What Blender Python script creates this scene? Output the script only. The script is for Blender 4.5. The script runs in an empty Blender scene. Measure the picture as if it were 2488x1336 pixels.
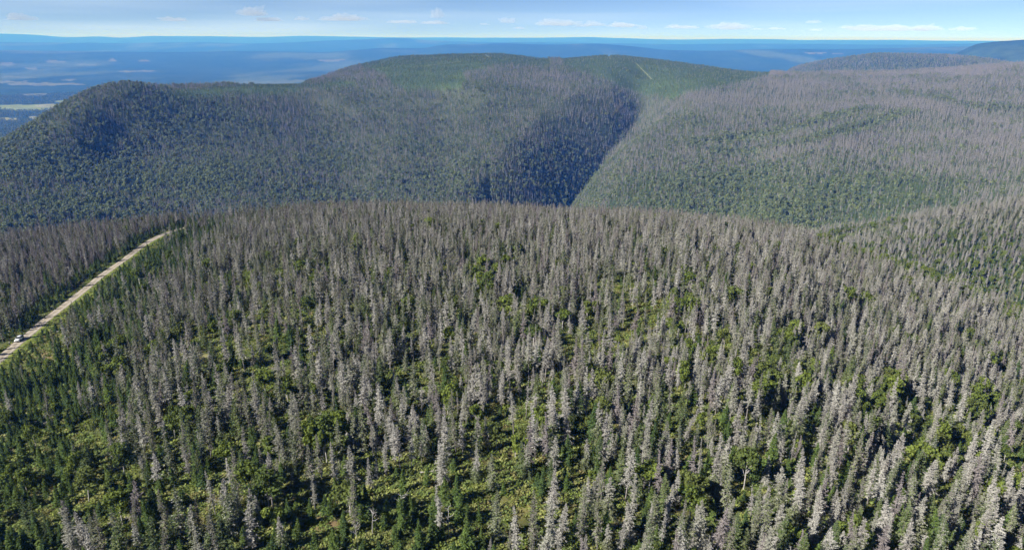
import bpy, bmesh, math, random
import numpy as np
from mathutils import Vector, Matrix

# ------------------------------------------------------------------ camera, sky, sun, exposure
scene = bpy.context.scene
CZ = 450.0                       # camera height above the lowland (m)
PITCH = math.radians(19.2)
ROLL = math.radians(0.33)
cam_d = bpy.data.cameras.new("camera")
cam_d.sensor_width = 36.0
cam_d.lens = 24.0
cam_d.clip_start = 0.5
cam_d.clip_end = 200000.0
cam = bpy.data.objects.new("camera", cam_d)
scene.collection.objects.link(cam)
cam.matrix_world = Matrix.Translation((0, 0, CZ)) @ Matrix.Rotation(math.pi / 2 - PITCH, 4, 'X') @ Matrix.Rotation(ROLL, 4, 'Z')
scene.camera = cam

SUN_EL = math.radians(35.0)
SUN_DIR = Vector((-0.86, -0.51, 0)).normalized()          # horizontal direction TOWARDS the sun
world = bpy.data.worlds.new("World")
scene.world = world
world.use_nodes = True
wn = world.node_tree.nodes
wl = world.node_tree.links
wn.clear()
w_out = wn.new("ShaderNodeOutputWorld")
w_bg = wn.new("ShaderNodeBackground")
w_sky = wn.new("ShaderNodeTexSky")
w_sky.sky_type = 'NISHITA'
w_sky.sun_disc = False
w_sky.sun_elevation = SUN_EL
w_sky.sun_rotation = math.atan2(SUN_DIR.x, SUN_DIR.y)
w_sky.altitude = 3000.0
w_sky.air_density = 0.5
w_sky.dust_density = 0.3
w_sky.ozone_density = 3.0
w_bg.inputs["Strength"].default_value = 0.061
# thin high cirrus, the same all round the sky: long flat streaks that fade towards the zenith
w_tc = wn.new("ShaderNodeTexCoord")
w_map = wn.new("ShaderNodeMapping")
w_map.inputs["Scale"].default_value = (1.6, 1.6, 34.0)
w_noise = wn.new("ShaderNodeTexNoise")
w_noise.inputs["Scale"].default_value = 1.7
w_noise.inputs["Detail"].default_value = 5.0
w_noise.inputs["Roughness"].default_value = 0.38
w_ramp = wn.new("ShaderNodeValToRGB")
w_ramp.color_ramp.elements[0].position = 0.42
w_ramp.color_ramp.elements[0].color = (0, 0, 0, 1)
w_ramp.color_ramp.elements[1].position = 0.72
w_ramp.color_ramp.elements[1].color = (0.30, 0.30, 0.30, 1)
w_mix = wn.new("ShaderNodeMixRGB")
w_mix.inputs["Color2"].default_value = (8.2, 9.5, 10.6, 1)
wl.new(w_tc.outputs["Generated"], w_map.inputs["Vector"])
wl.new(w_map.outputs["Vector"], w_noise.inputs["Vector"])
wl.new(w_noise.outputs["Fac"], w_ramp.inputs["Fac"])
w_sep = wn.new("ShaderNodeSeparateXYZ")
wl.new(w_tc.outputs["Generated"], w_sep.inputs["Vector"])
w_low = wn.new("ShaderNodeMapRange")            # a thin sheet of cloud looks thicker the flatter one looks through it
w_low.inputs["From Min"].default_value = 0.0
w_low.inputs["From Max"].default_value = 0.16
w_low.inputs["To Min"].default_value = 1.0
w_low.inputs["To Max"].default_value = 0.15
wl.new(w_sep.outputs["Z"], w_low.inputs["Value"])
w_mul = wn.new("ShaderNodeMath")
w_mul.operation = 'MULTIPLY'
wl.new(w_ramp.outputs["Color"], w_mul.inputs[0])
wl.new(w_low.outputs["Result"], w_mul.inputs[1])
wl.new(w_mul.outputs["Value"], w_mix.inputs["Fac"])
wl.new(w_sky.outputs["Color"], w_mix.inputs["Color1"])
wl.new(w_mix.outputs["Color"], w_bg.inputs["Color"])
wl.new(w_bg.outputs["Background"], w_out.inputs["Surface"])

sun_d = bpy.data.lights.new("sun", 'SUN')
sun_d.energy = 5.0
sun_d.angle = math.radians(0.53)
sun_d.color = (1.0, 0.97, 0.92)
sun = bpy.data.objects.new("sun", sun_d)
scene.collection.objects.link(sun)
to_sun = Vector((SUN_DIR.x * math.cos(SUN_EL), SUN_DIR.y * math.cos(SUN_EL), math.sin(SUN_EL)))
sun.rotation_euler = to_sun.to_track_quat('Z', 'Y').to_euler()
sun.location = (0, 0, 900)

scene.view_settings.view_transform = 'Standard'
scene.view_settings.look = 'None'
scene.view_settings.gamma = 1.0
scene.view_settings.exposure = 0.92
scene.cycles.max_bounces = 4
scene.cycles.diffuse_bounces = 2
scene.cycles.glossy_bounces = 1
scene.cycles.transmission_bounces = 2
scene.cycles.transparent_max_bounces = 8
scene.cycles.volume_bounces = 0
scene.cycles.use_denoising = True
scene.cycles.sample_clamp_indirect = 4.0

C = scene.collection
rng = np.random.default_rng(7)
random.seed(7)
F = 1659.0                       # focal length in photograph pixels (2488 wide)
CP, SP = math.cos(PITCH), math.sin(PITCH)
CR, SR = math.cos(ROLL), math.sin(ROLL)


# ------------------------------------------------------------------ helpers
def pix_dir(px, py):
    """photograph pixel -> world direction (right, forward, up)"""
    px, py = np.asarray(px, float), np.asarray(py, float)
    u, d = px - 1244.0, py - 668.0
    u, d = u * CR + d * SR, d * CR - u * SR
    return u, F * CP - d * SP, -(d * CP) - F * SP


def project(x, y, z):
    """world -> photograph pixel and depth"""
    zz = z - CZ
    depth = y * CP - zz * SP
    up = y * SP + zz * CP
    depth = np.maximum(depth, 1e-3)
    u, d = F * x / depth, -F * up / depth
    return 1244.0 + u * CR - d * SR, 668.0 + d * CR + u * SR, depth


def hash2(ix, iy, seed):
    h = (ix.astype(np.int64) * 374761393 + iy.astype(np.int64) * 668265263 + seed * 974634777) & 0xffffffff
    h = ((h ^ (h >> 13)) * 1274126177) & 0xffffffff
    h = h ^ (h >> 16)
    return (h & 0xffffff) / float(0xffffff)


def vnoise(x, y, seed):
    xi, yi = np.floor(x), np.floor(y)
    fx, fy = x - xi, y - yi
    fx = fx * fx * (3 - 2 * fx)
    fy = fy * fy * (3 - 2 * fy)
    a, b = hash2(xi, yi, seed), hash2(xi + 1, yi, seed)
    c, d = hash2(xi, yi + 1, seed), hash2(xi + 1, yi + 1, seed)
    return (a * (1 - fx) + b * fx) * (1 - fy) + (c * (1 - fx) + d * fx) * fy - 0.5


def fbm(x, y, wave, seed, octaves=4):
    out, amp, tot = 0, 1.0, 0
    for k in range(octaves):
        out = out + amp * vnoise(x / wave * 2 ** k + 17.3 * k, y / wave * 2 ** k - 9.1 * k, seed + k)
        tot += amp
        amp *= 0.5
    return out / tot * 2          # about -1..1


def smooth(a, b, x):
    t = np.clip((x - a) / (b - a), 0, 1)
    return t * t * (3 - 2 * t)


def pchip(xk, yk, x):
    xk, yk = np.asarray(xk, float), np.asarray(yk, float)
    h = np.diff(xk)
    s = np.diff(yk) / h
    m = np.zeros_like(yk)
    same = s[:-1] * s[1:] > 0
    w1, w2 = 2 * h[1:] + h[:-1], h[1:] + 2 * h[:-1]
    with np.errstate(divide='ignore', invalid='ignore'):
        hm = (w1 + w2) / (w1 / s[:-1] + w2 / s[1:])
    m[1:-1] = np.where(same, hm, 0)
    m[0], m[-1] = s[0], s[-1]
    i = np.clip(np.searchsorted(xk, x) - 1, 0, len(h) - 1)
    t = np.clip((x - xk[i]) / h[i], 0, 1)
    return ((1 + 2 * t) * (1 - t) ** 2 * yk[i] + t * (1 - t) ** 2 * h[i] * m[i]
            + t * t * (3 - 2 * t) * yk[i + 1] + t * t * (t - 1) * h[i] * m[i + 1])


def in_poly(px, py, poly):
    inside = np.zeros(np.shape(px), bool)
    n = len(poly)
    for i in range(n):
        x1, y1 = poly[i]
        x2, y2 = poly[(i + 1) % n]
        if y1 == y2:
            continue
        hit = ((y1 > py) != (y2 > py)) & (px < (x2 - x1) * (py - y1) / (y2 - y1) + x1)
        inside ^= hit
    return inside


def line_dist(x, y, pts):
    best = np.full(np.shape(x), 1e9)
    for (x1, y1), (x2, y2) in zip(pts[:-1], pts[1:]):
        dx, dy = x2 - x1, y2 - y1
        t = np.clip(((x - x1) * dx + (y - y1) * dy) / (dx * dx + dy * dy), 0, 1)
        best = np.minimum(best, np.hypot(x - x1 - t * dx, y - y1 - t * dy))
    return best


# ------------------------------------------------------------------ the lie of the land
# each curve runs across the view; an entry is (column, 'p', photo row of the GROUND, distance) or (column, 'z', height relative to camera, distance)
def P(px, py, r): return (px, 'p', py, r)
def Z(px, z, r): return (px, 'z', z, r)
CURVES = [
    [Z(-300, -91, 30), Z(2800, -91, 30)],
    [Z(-300, -92, 110), Z(1244, -90, 110), Z(2800, -90, 110)],
    [Z(-300, -112, 280), Z(0, -109, 280), Z(430, -99, 280), Z(900, -92, 280), Z(1500, -92, 280), Z(1900, -97, 275), Z(2200, -109, 270), Z(2488, -118, 270), Z(2800, -126, 270)],
    [P(-300, 630, 520), P(0, 602, 520), P(200, 580, 515), P(430, 550, 505), P(600, 535, 490), P(900, 525, 480), P(1200, 530, 480), P(1500, 540, 480), P(1700, 558, 470),
     P(1900, 584, 465), P(2000, 606, 460), P(2150, 652, 450), P(2350, 725, 440), P(2488, 780, 430), P(2800, 880, 420)],
    [Z(-300, -230, 640), Z(430, -210, 640), Z(900, -200, 630), Z(1500, -200, 630), Z(1900, -205, 600), Z(2150, -222, 590), Z(2488, -236, 580), Z(2800, -245, 580)],
    [Z(-300, -330, 820), Z(450, -310, 840), Z(900, -300, 840), Z(1380, -300, 840), Z(1600, -270, 830), P(1900, 606, 820), P(2000, 581, 820), P(2150, 555, 820), P(2300, 528, 820), P(2488, 506, 820), P(2800, 480, 820)],
    [P(-300, 640, 960), P(0, 588, 970), P(300, 552, 1040), P(600, 522, 1120), P(900, 514, 1160), P(1200, 514, 1180), P(1380, 525, 1150), P(1560, 522, 1120), P(1750, 537, 1090), P(1900, 552, 1050),
     P(2050, 560, 1000), P(2200, 545, 1000), P(2488, 515, 1000), P(2800, 492, 1000)],
    [P(-300, 560, 1150), P(0, 450, 1250), P(300, 380, 1450), P(600, 370, 1500), P(900, 360, 1550), P(1200, 340, 1600), P(1380, 350, 1600), P(1560, 380, 1480), P(1750, 390, 1450), P(2000, 385, 1420), P(2488, 375, 1420), P(2800, 370, 1420)],
    [P(-300, 520, 1350), P(-120, 440, 1450), P(0, 362, 1520), P(70, 320, 1560), P(150, 268, 1600), P(220, 228, 1650), P(300, 210, 1700), P(420, 221, 1750), P(600, 219, 1850), P(760, 214, 1950), P(900, 208, 2000), P(1050, 205, 2000), P(1200, 190, 2050),
     P(1340, 200, 2100), P(1480, 210, 2150), P(1560, 245, 2150), P(1700, 235, 2000), P(1900, 262, 1900), P(2100, 265, 1900), P(2300, 270, 1900), P(2488, 275, 1900), P(2800, 280, 1900)],
    [Z(-300, -400, 2200), Z(0, -330, 2250), Z(220, -240, 2300), Z(420, -185, 2350), Z(600, -160, 2350), P(720, 214, 2350), P(760, 200, 2500), P(830, 172, 2600), P(900, 153, 2700), P(1000, 138, 2800), P(1200, 133, 2800), P(1340, 145, 2850),
     P(1480, 136, 2900), P(1600, 148, 2900), P(1700, 163, 2850), P(1840, 179, 2700), P(1950, 182, 2700), P(2100, 180, 2900), P(2300, 170, 3000), P(2488, 158, 3100), P(2800, 150, 3100)],
    [Z(-300, -450, 3300), Z(300, -440, 3300), Z(720, -380, 3400), Z(1200, -330, 3700), Z(1700, -330, 3700), P(1900, 205, 3600), P(2100, 186, 3700), P(2300, 178, 3800), P(2488, 166, 3900), P(2800, 160, 3900)],
    [Z(-300, -450, 4600), Z(1200, -450, 4600), Z(1850, -400, 4600), P(1920, 172, 4800), P(1980, 155, 4800), P(2050, 144, 4800), P(2150, 134, 4800), P(2300, 138, 4800), P(2400, 147, 4800), P(2488, 160, 4800), P(2800, 170, 4800)],
    [Z(-300, -450, 6500), Z(1850, -450, 6500), Z(2488, -430, 6500), Z(2800, -430, 6500)],
    [Z(-300, -450, 8300), Z(2000, -450, 8300), P(2200, 176, 8300), P(2320, 132, 8300), P(2380, 107, 8300), P(2430, 102, 8300), P(2488, 98, 8300), P(2600, 92, 8300), P(2800, 92, 8300)],
    [Z(-300, -450, 10500), Z(2000, -450, 10500), Z(2800, -420, 10500)],
    [P(-300, 124, 15000), P(0, 124, 15000), P(150, 127, 15000), P(400, 129, 15000), P(600, 126, 15000), P(780, 128, 15000), P(860, 122, 15000), P(930, 118, 15000), P(1020, 119, 15000), P(1080, 110, 15000), P(1150, 108, 15000), P(1230, 106, 15000),
     P(1330, 108, 15000), P(1440, 105, 15000), P(1530, 111, 15000), P(1620, 120, 15000), P(1740, 124, 15000), P(1850, 120, 15000), P(2000, 119, 15000), P(2200, 117, 15000), P(2488, 115, 15000), P(2800, 115, 15000)],
    [Z(-300, -420, 18500), Z(2800, -420, 18500)],
    [P(-300, 102, 24000), P(0, 104, 24000), P(250, 106, 24000), P(430, 103, 24000), P(640, 106, 24000), P(800, 100, 24000), P(880, 97, 24000), P(960, 93, 24000), P(1060, 98, 24000), P(1200, 101, 24000), P(1400, 103, 24000), P(1650, 106, 24000), P(1900, 104, 24000), P(2100, 106, 24000), P(2488, 105, 24000), P(2800, 105, 24000)],
    [Z(-300, -400, 29000), Z(2800, -400, 29000)],
    [P(-300, 82, 38000), P(-100, 83, 38000), P(0, 82.5, 38000), P(80, 85, 38000), P(160, 90, 38000), P(235, 88.5, 38000), P(290, 91, 38000), P(380, 87.5, 38000), P(460, 88, 38000), P(540, 89, 38000), P(640, 90, 38000), P(750, 87, 38000), P(860, 89.5, 38000), P(980, 92, 38000),
     P(1100, 92, 38000), P(1250, 93, 38000), P(1410, 91, 38000), P(1500, 94, 38000), P(1620, 96, 38000), P(1760, 95, 38000), P(1870, 95, 38000), P(1960, 97.5, 38000), P(2150, 98, 38000), P(2300, 99, 38000), P(2488, 99, 38000), P(2800, 99, 38000)],
    [Z(-300, -450, 42000), Z(2800, -450, 42000)],
]
AZ0, AZ1, NAZ = -52.0, 52.0, 833
az_t = np.radians(np.linspace(AZ0, AZ1, NAZ))
NR = 640
lr_t = np.linspace(math.log(16.0), math.log(41500.0), NR)
r_t = np.exp(lr_t)
rk, zk = [], []
for cv in CURVES:
    a, rr, zz = [], [], []
    for (px, kind, v, r) in cv:
        dx, dy, dz = pix_dir(px, v if kind == 'p' else 330)
        a.append(math.atan2(dx, dy))
        rr.append(r)
        zz.append(dz / math.hypot(dx, dy) * r if kind == 'p' else v)
    if len(a) == 2:
        rk.append(np.interp(az_t, a, rr))
        zk.append(np.interp(az_t, a, zz))
    else:
        rk.append(pchip(a, rr, np.clip(az_t, a[0], a[-1])))
        zk.append(pchip(a, zz, np.clip(az_t, a[0], a[-1])))
rk, zk = np.array(rk), np.array(zk)
ZT = np.zeros((NAZ, NR))
for i in range(NAZ):
    ZT[i] = pchip(np.log(rk[:, i]), zk[:, i], lr_t)
XT = np.sin(az_t)[:, None] * r_t[None, :]
YT = np.cos(az_t)[:, None] * r_t[None, :]


def ground_xy(px, r):
    dx, dy, dz = pix_dir(px, 350)
    a = math.atan2(dx, dy)
    return (math.sin(a) * r, math.cos(a) * r)


# the ravine between the two hills, and lesser creases on the slopes
RAV = [ground_xy(1225, 1060), ground_xy(1285, 1200), ground_xy(1375, 1480), ground_xy(1465, 1800), ground_xy(1570, 2250)]
dl = line_dist(XT, YT, RAV)
along = smooth(900, 1250, YT) * (1 - smooth(1700, 2350, YT))
ZT -= 128 * np.clip(1 - dl / 150.0, 0, 1) ** 1.35 * along
CREASE = [(1175, 1130, 1185, 1480, 3, 20), (870, 1150, 760, 1800, 12, 70), (1790, 1120, 1830, 1600, 16, 60), (2090, 1050, 2180, 1700, 16, 80), (430, 1100, 330, 1500, 12, 70), (1040, 1250, 1080, 1900, 9, 60), (2330, 1050, 2400, 1900, 12, 90)]
for (p1, r1, p2, r2, dep, wid) in CREASE:
    d = line_dist(XT, YT, [ground_xy(p1, r1), ground_xy(p2, r2)])
    ZT -= dep * np.exp(-(d / wid) ** 2)
R2 = np.hypot(XT, YT)
ZT += fbm(XT, YT, 70, 3) * 1.6 * (1 - smooth(500, 900, R2))
ZT += fbm(XT, YT, 320, 11) * 9 * smooth(620, 1200, R2) * (1 - smooth(3000, 4200, R2))
ZT += fbm(XT, YT, 90, 21) * 3.5 * smooth(800, 1200, R2) * (1 - smooth(2600, 3200, R2))
ZT += fbm(XT, YT, 2200, 31) * 22 * smooth(3800, 9000, R2)
ZT += fbm(XT, YT, 5200, 37, 3) * 40 * smooth(9000, 13000, R2)
ZT += CZ


def terrain(x, y):
    a = np.arctan2(x, y)
    lr = np.log(np.maximum(np.hypot(x, y), 16.001))
    fa = np.clip((a - az_t[0]) / (az_t[1] - az_t[0]), 0, NAZ - 1.001)
    fr = np.clip((lr - lr_t[0]) / (lr_t[1] - lr_t[0]), 0, NR - 1.001)
    ia, ir = fa.astype(int), fr.astype(int)
    ta, tr = fa - ia, fr - ir
    return ((ZT[ia, ir] * (1 - ta) + ZT[ia + 1, ir] * ta) * (1 - tr)
            + (ZT[ia, ir + 1] * (1 - ta) + ZT[ia + 1, ir + 1] * ta) * tr)


def ray_hit(px, py, rmin=60.0, rmax=39000.0):
    """where the ray through a pixel first meets the ground beyond rmin"""
    dx, dy, dz = pix_dir(px, py)
    h = math.hypot(dx, dy)
    rs = np.exp(np.linspace(math.log(rmin), math.log(rmax), 6000))
    x, y, z = dx / h * rs, dy / h * rs, CZ + dz / h * rs
    under = np.nonzero(z < terrain(x, y))[0]
    k = under[0] if len(under) else len(rs) - 1
    return float(x[k]), float(y[k]), float(terrain(x[k:k + 1], y[k:k + 1])[0])


# how high something must stand at (azimuth, distance) to be seen from the camera
ELT = (ZT - CZ) / R2
ELMAX = np.maximum.accumulate(ELT, axis=1)


def shows(x, y, ztop, slack=6.0):
    a = np.arctan2(x, y)
    r = np.hypot(x, y)
    ia = np.clip(((a - az_t[0]) / (az_t[1] - az_t[0])).astype(int), 0, NAZ - 1)
    ir = np.clip(((np.log(r) - lr_t[0]) / (lr_t[1] - lr_t[0])).astype(int) - 1, 0, NR - 1)
    return (ztop + slack - CZ) / r > ELMAX[ia, ir]


# ------------------------------------------------------------------ materials
def mat(name, rough=0.9, spec=0.15):
    m = bpy.data.materials.new(name)
    m.use_nodes = True
    b = m.node_tree.nodes["Principled BSDF"]
    b.inputs["Roughness"].default_value = rough
    b.inputs["Specular IOR Level"].default_value = spec
    return m, m.node_tree.nodes, m.node_tree.links, b


def plain(name, col, rough=0.6, spec=0.3, metal=0.0):
    m, n, l, b = mat(name, rough, spec)
    b.inputs["Base Color"].default_value = (*col, 1)
    b.inputs["Metallic"].default_value = metal
    # a little mottling so that no surface is perfectly even
    no = n.new("ShaderNodeTexNoise")
    no.inputs["Scale"].default_value = 9.0
    mx = n.new("ShaderNodeMixRGB")
    mx.inputs["Color1"].default_value = (*col, 1)
    mx.inputs["Color2"].default_value = (col[0] * 0.8, col[1] * 0.8, col[2] * 0.8, 1)
    l.new(no.outputs["Fac"], mx.inputs["Fac"])
    l.new(mx.outputs["Color"], b.inputs["Base Color"])
    return m


def foliage(name, cols, translucent=0.0, rough=0.85, spec=0.12):
    """colour differs from tree to tree (Object Info random) and from clump to clump (noise on the tree's own coordinates)"""
    m, n, l, b = mat(name, rough, spec)
    oi = n.new("ShaderNodeObjectInfo")
    rp = n.new("ShaderNodeValToRGB")
    els = rp.color_ramp.elements
    while len(els) < len(cols):
        els.new(0.5)
    for i, c in enumerate(cols):
        els[i].position = i / (len(cols) - 1)
        els[i].color = (*c, 1)
    l.new(oi.outputs["Random"], rp.inputs["Fac"])
    tc = n.new("ShaderNodeTexCoord")
    no = n.new("ShaderNodeTexNoise")
    no.inputs["Scale"].default_value = 1.3
    no.inputs["Detail"].default_value = 3.0
    l.new(tc.outputs["Object"], no.inputs["Vector"])
    mr = n.new("ShaderNodeMapRange")
    mr.inputs["From Min"].default_value = 0.3
    mr.inputs["From Max"].default_value = 0.7
    mr.inputs["To Min"].default_value = 0.65
    mr.inputs["To Max"].default_value = 1.3
    l.new(no.outputs["Fac"], mr.inputs["Value"])
    mul = n.new("ShaderNodeVectorMath")
    mul.operation = 'SCALE'
    l.new(rp.outputs["Color"], mul.inputs[0])
    l.new(mr.outputs["Result"], mul.inputs["Scale"])
    l.new(mul.outputs["Vector"], b.inputs["Base Color"])
    if translucent:
        t = n.new("ShaderNodeBsdfTranslucent")
        l.new(mul.outputs["Vector"], t.inputs["Color"])
        ms = n.new("ShaderNodeMixShader")
        ms.inputs["Fac"].default_value = translucent
        l.new(b.outputs["BSDF"], ms.inputs[1])
        l.new(t.outputs["BSDF"], ms.inputs[2])
        l.new(ms.outputs["Shader"], n["Material Output"].inputs["Surface"])
    return m


M_TWIG = foliage("dead_twigs", [(0.23, 0.22, 0.19), (0.36, 0.345, 0.305), (0.265, 0.248, 0.22), (0.41, 0.395, 0.355), (0.245, 0.245, 0.185), (0.31, 0.298, 0.26)])
M_TWIG_BROWN = foliage("brown_dead_twigs", [(0.19, 0.165, 0.155), (0.25, 0.22, 0.21), (0.215, 0.19, 0.185)])
M_NEEDLE_OLD = foliage("olive_needles", [(0.14, 0.16, 0.075), (0.185, 0.205, 0.105), (0.11, 0.14, 0.06), (0.165, 0.175, 0.10)])
M_NEEDLE = foliage("green_needles", [(0.10, 0.155, 0.042), (0.14, 0.20, 0.05), (0.085, 0.135, 0.048), (0.165, 0.22, 0.055)], 0.25)
M_LEAF = foliage("birch_leaves", [(0.125, 0.165, 0.035), (0.18, 0.225, 0.045), (0.10, 0.135, 0.035), (0.17, 0.195, 0.055)], 0.3)
M_FERN = foliage("undergrowth_leaves", [(0.14, 0.19, 0.05), (0.23, 0.28, 0.085), (0.13, 0.175, 0.048), (0.31, 0.31, 0.11), (0.20, 0.24, 0.06), (0.22, 0.18, 0.08)], 0.25)
M_GRASS = foliage("verge_grass", [(0.16, 0.22, 0.045), (0.24, 0.27, 0.07), (0.14, 0.20, 0.04)], 0.2)
M_BARK = foliage("grey_bark", [(0.17, 0.15, 0.14), (0.25, 0.23, 0.215), (0.20, 0.18, 0.17)])
M_BIRCHBARK = foliage("birch_bark", [(0.42, 0.39, 0.36), (0.55, 0.52, 0.48), (0.36, 0.33, 0.30)])
M_SNAG = foliage("bleached_wood", [(0.38, 0.36, 0.33), (0.47, 0.44, 0.41)])
M_HDEAD = foliage("hill_dead_twigs", [(0.225, 0.217, 0.205), (0.315, 0.303, 0.29), (0.26, 0.244, 0.236), (0.245, 0.243, 0.22)])
M_HGREEN = foliage("hill_needles", [(0.09, 0.15, 0.05), (0.13, 0.195, 0.062), (0.105, 0.165, 0.068)], 0.25)
M_HLEAF = foliage("hill_leaves", [(0.185, 0.235, 0.11), (0.245, 0.285, 0.135), (0.155, 0.20, 0.105), (0.245, 0.28, 0.15)], 0.35)

# ground: base colours come from where a place lies (forest floor, fields), broken up by noise
gm, gn, gl, gb = mat("forest_floor", 0.95, 0.1)
at = gn.new("ShaderNodeVertexColor")
at.layer_name = "ground_colour"
geo = gn.new("ShaderNodeNewGeometry")
n1 = gn.new("ShaderNodeTexNoise")
n1.inputs["Scale"].default_value = 0.35
n1.inputs["Detail"].default_value = 6.0
n2 = gn.new("ShaderNodeTexNoise")
n2.inputs["Scale"].default_value = 0.011
n2.inputs["Detail"].default_value = 7.0
gl.new(geo.outputs["Position"], n1.inputs["Vector"])
gl.new(geo.outputs["Position"], n2.inputs["Vector"])
ad = gn.new("ShaderNodeMath")
ad.operation = 'ADD'
gl.new(n1.outputs["Fac"], ad.inputs[0])
gl.new(n2.outputs["Fac"], ad.inputs[1])
mr = gn.new("ShaderNodeMapRange")
mr.inputs["From Min"].default_value = 0.6
mr.inputs["From Max"].default_value = 1.4
mr.inputs["To Min"].default_value = 0.45
mr.inputs["To Max"].default_value = 1.55
gl.new(ad.outputs["Value"], mr.inputs["Value"])
sc_ = gn.new("ShaderNodeVectorMath")
sc_.operation = 'SCALE'
gl.new(at.outputs["Color"], sc_.inputs[0])
gl.new(mr.outputs["Result"], sc_.inputs["Scale"])
gl.new(sc_.outputs["Vector"], gb.inputs["Base Color"])
bp = gn.new("ShaderNodeBump")
bp.inputs["Strength"].default_value = 0.6
bp.inputs["Distance"].default_value = 0.6
gl.new(n1.outputs["Fac"], bp.inputs["Height"])
gl.new(bp.outputs["Normal"], gb.inputs["Normal"])
M_GROUND = gm


def gravel(name, c1, c2, scale):
    m, n, l, b = mat(name, 0.95, 0.1)
    geo = n.new("ShaderNodeNewGeometry")
    no = n.new("ShaderNodeTexNoise")
    no.inputs["Scale"].default_value = scale
    no.inputs["Detail"].default_value = 8.0
    l.new(geo.outputs["Position"], no.inputs["Vector"])
    rp = n.new("ShaderNodeValToRGB")
    rp.color_ramp.elements[0].position = 0.35
    rp.color_ramp.elements[0].color = (*c1, 1)
    rp.color_ramp.elements[1].position = 0.65
    rp.color_ramp.elements[1].color = (*c2, 1)
    l.new(no.outputs["Fac"], rp.inputs["Fac"])
    l.new(rp.outputs["Color"], b.inputs["Base Color"])
    bp = n.new("ShaderNodeBump")
    bp.inputs["Strength"].default_value = 0.5
    bp.inputs["Distance"].default_value = 0.1
    l.new(no.outputs["Fac"], bp.inputs["Height"])
    l.new(bp.outputs["Normal"], b.inputs["Normal"])
    return m


M_ROAD = gravel("road_gravel", (0.26, 0.215, 0.16), (0.38, 0.33, 0.255), 0.8)
M_RUT = gravel("packed_wheel_track", (0.34, 0.295, 0.235), (0.44, 0.39, 0.32), 1.1)
M_VERGE = gravel("verge_turf", (0.13, 0.18, 0.035), (0.23, 0.25, 0.06), 0.5)
M_EARTH = gravel("bare_earth", (0.22, 0.16, 0.10), (0.30, 0.23, 0.15), 0.5)
M_TRAIL = gravel("pale_trail", (0.15, 0.17, 0.08), (0.24, 0.24, 0.13), 0.1)


# ------------------------------------------------------------------ object helpers
def link(o, parent=None):
    C.objects.link(o)
    if parent is not None:
        o.parent = parent
    return o


def tag(o, label, cat, group=None, kind=None):
    o["label"] = label
    o["category"] = cat
    if group:
        o["group"] = group
    if kind:
        o["kind"] = kind
    return o


def tri_mesh(name, tris, mats, midx=None):
    """(N,3,3) array -> mesh"""
    n = len(tris)
    me = bpy.data.meshes.new(name)
    me.vertices.add(n * 3)
    me.vertices.foreach_set("co", np.ascontiguousarray(tris, dtype=np.float32).ravel())
    me.loops.add(n * 3)
    me.loops.foreach_set("vertex_index", np.arange(n * 3, dtype=np.int32))
    me.polygons.add(n)
    me.polygons.foreach_set("loop_start", np.arange(0, n * 3, 3, dtype=np.int32))
    for m in mats:
        me.materials.append(m)
    if midx is not None:
        me.polygons.foreach_set("material_index", np.asarray(midx, dtype=np.int32))
    me.update()
    return me


def grid_mesh(name, V, mats, face_mat=None):
    """V: (n,m,3) grid of points -> quad sheet"""
    n, m = V.shape[:2]
    me = bpy.data.meshes.new(name)
    me.vertices.add(n * m)
    me.vertices.foreach_set("co", np.ascontiguousarray(V, dtype=np.float32).ravel())
    i, j = np.meshgrid(np.arange(n - 1), np.arange(m - 1), indexing='ij')
    q = np.stack([i * m + j, (i + 1) * m + j, (i + 1) * m + j + 1, i * m + j + 1], -1).reshape(-1, 4)
    me.loops.add(len(q) * 4)
    me.loops.foreach_set("vertex_index", q.astype(np.int32).ravel())
    me.polygons.add(len(q))
    me.polygons.foreach_set("loop_start", np.arange(0, len(q) * 4, 4, dtype=np.int32))
    me.polygons.foreach_set("use_smooth", np.ones(len(q), dtype=bool))
    for mt in mats:
        me.materials.append(mt)
    if face_mat is not None:
        me.polygons.foreach_set("material_index", np.asarray(face_mat, dtype=np.int32))
    me.update()
    me.validate()
    return me


# ------------------------------------------------------------------ lines on the land: road, tracks
ROAD_PX = [(-150, 1000), (-70, 935), (0, 874), (55, 826), (110, 779), (180, 726), (250, 668), (300, 634), (330, 610), (365, 586), (400, 569), (432, 559), (470, 550)]
road_pts = [ray_hit(a, b) for a, b in ROAD_PX]
e = np.array(road_pts[-1]) - np.array(road_pts[-2])
e /= np.linalg.norm(e[:2])
road_pts.append(tuple(np.array(road_pts[-1]) + e * 40))
road_pts.append(tuple(np.array(road_pts[-1]) + e * 70))
ROAD_XY = [(p[0], p[1]) for p in road_pts]


def resample(pts, step):
    """smooth plan line through pts"""
    p = np.array([q[:2] for q in pts], float)
    s = np.concatenate([[0], np.cumsum(np.hypot(*np.diff(p, axis=0).T))])
    t = np.arange(0, s[-1], step)
    x, y = np.interp(t, s, p[:, 0]), np.interp(t, s, p[:, 1])
    k = max(3, int(24 / step) | 1)
    ker = np.hanning(k + 2)[1:-1]
    ker /= ker.sum()
    pad = k // 2
    sm = lambda v: np.convolve(np.concatenate([2 * v[0] - v[pad:0:-1], v, 2 * v[-1] - v[-2:-pad - 2:-1]]), ker, 'valid')
    return np.stack([sm(x), sm(y)], 1)


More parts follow.
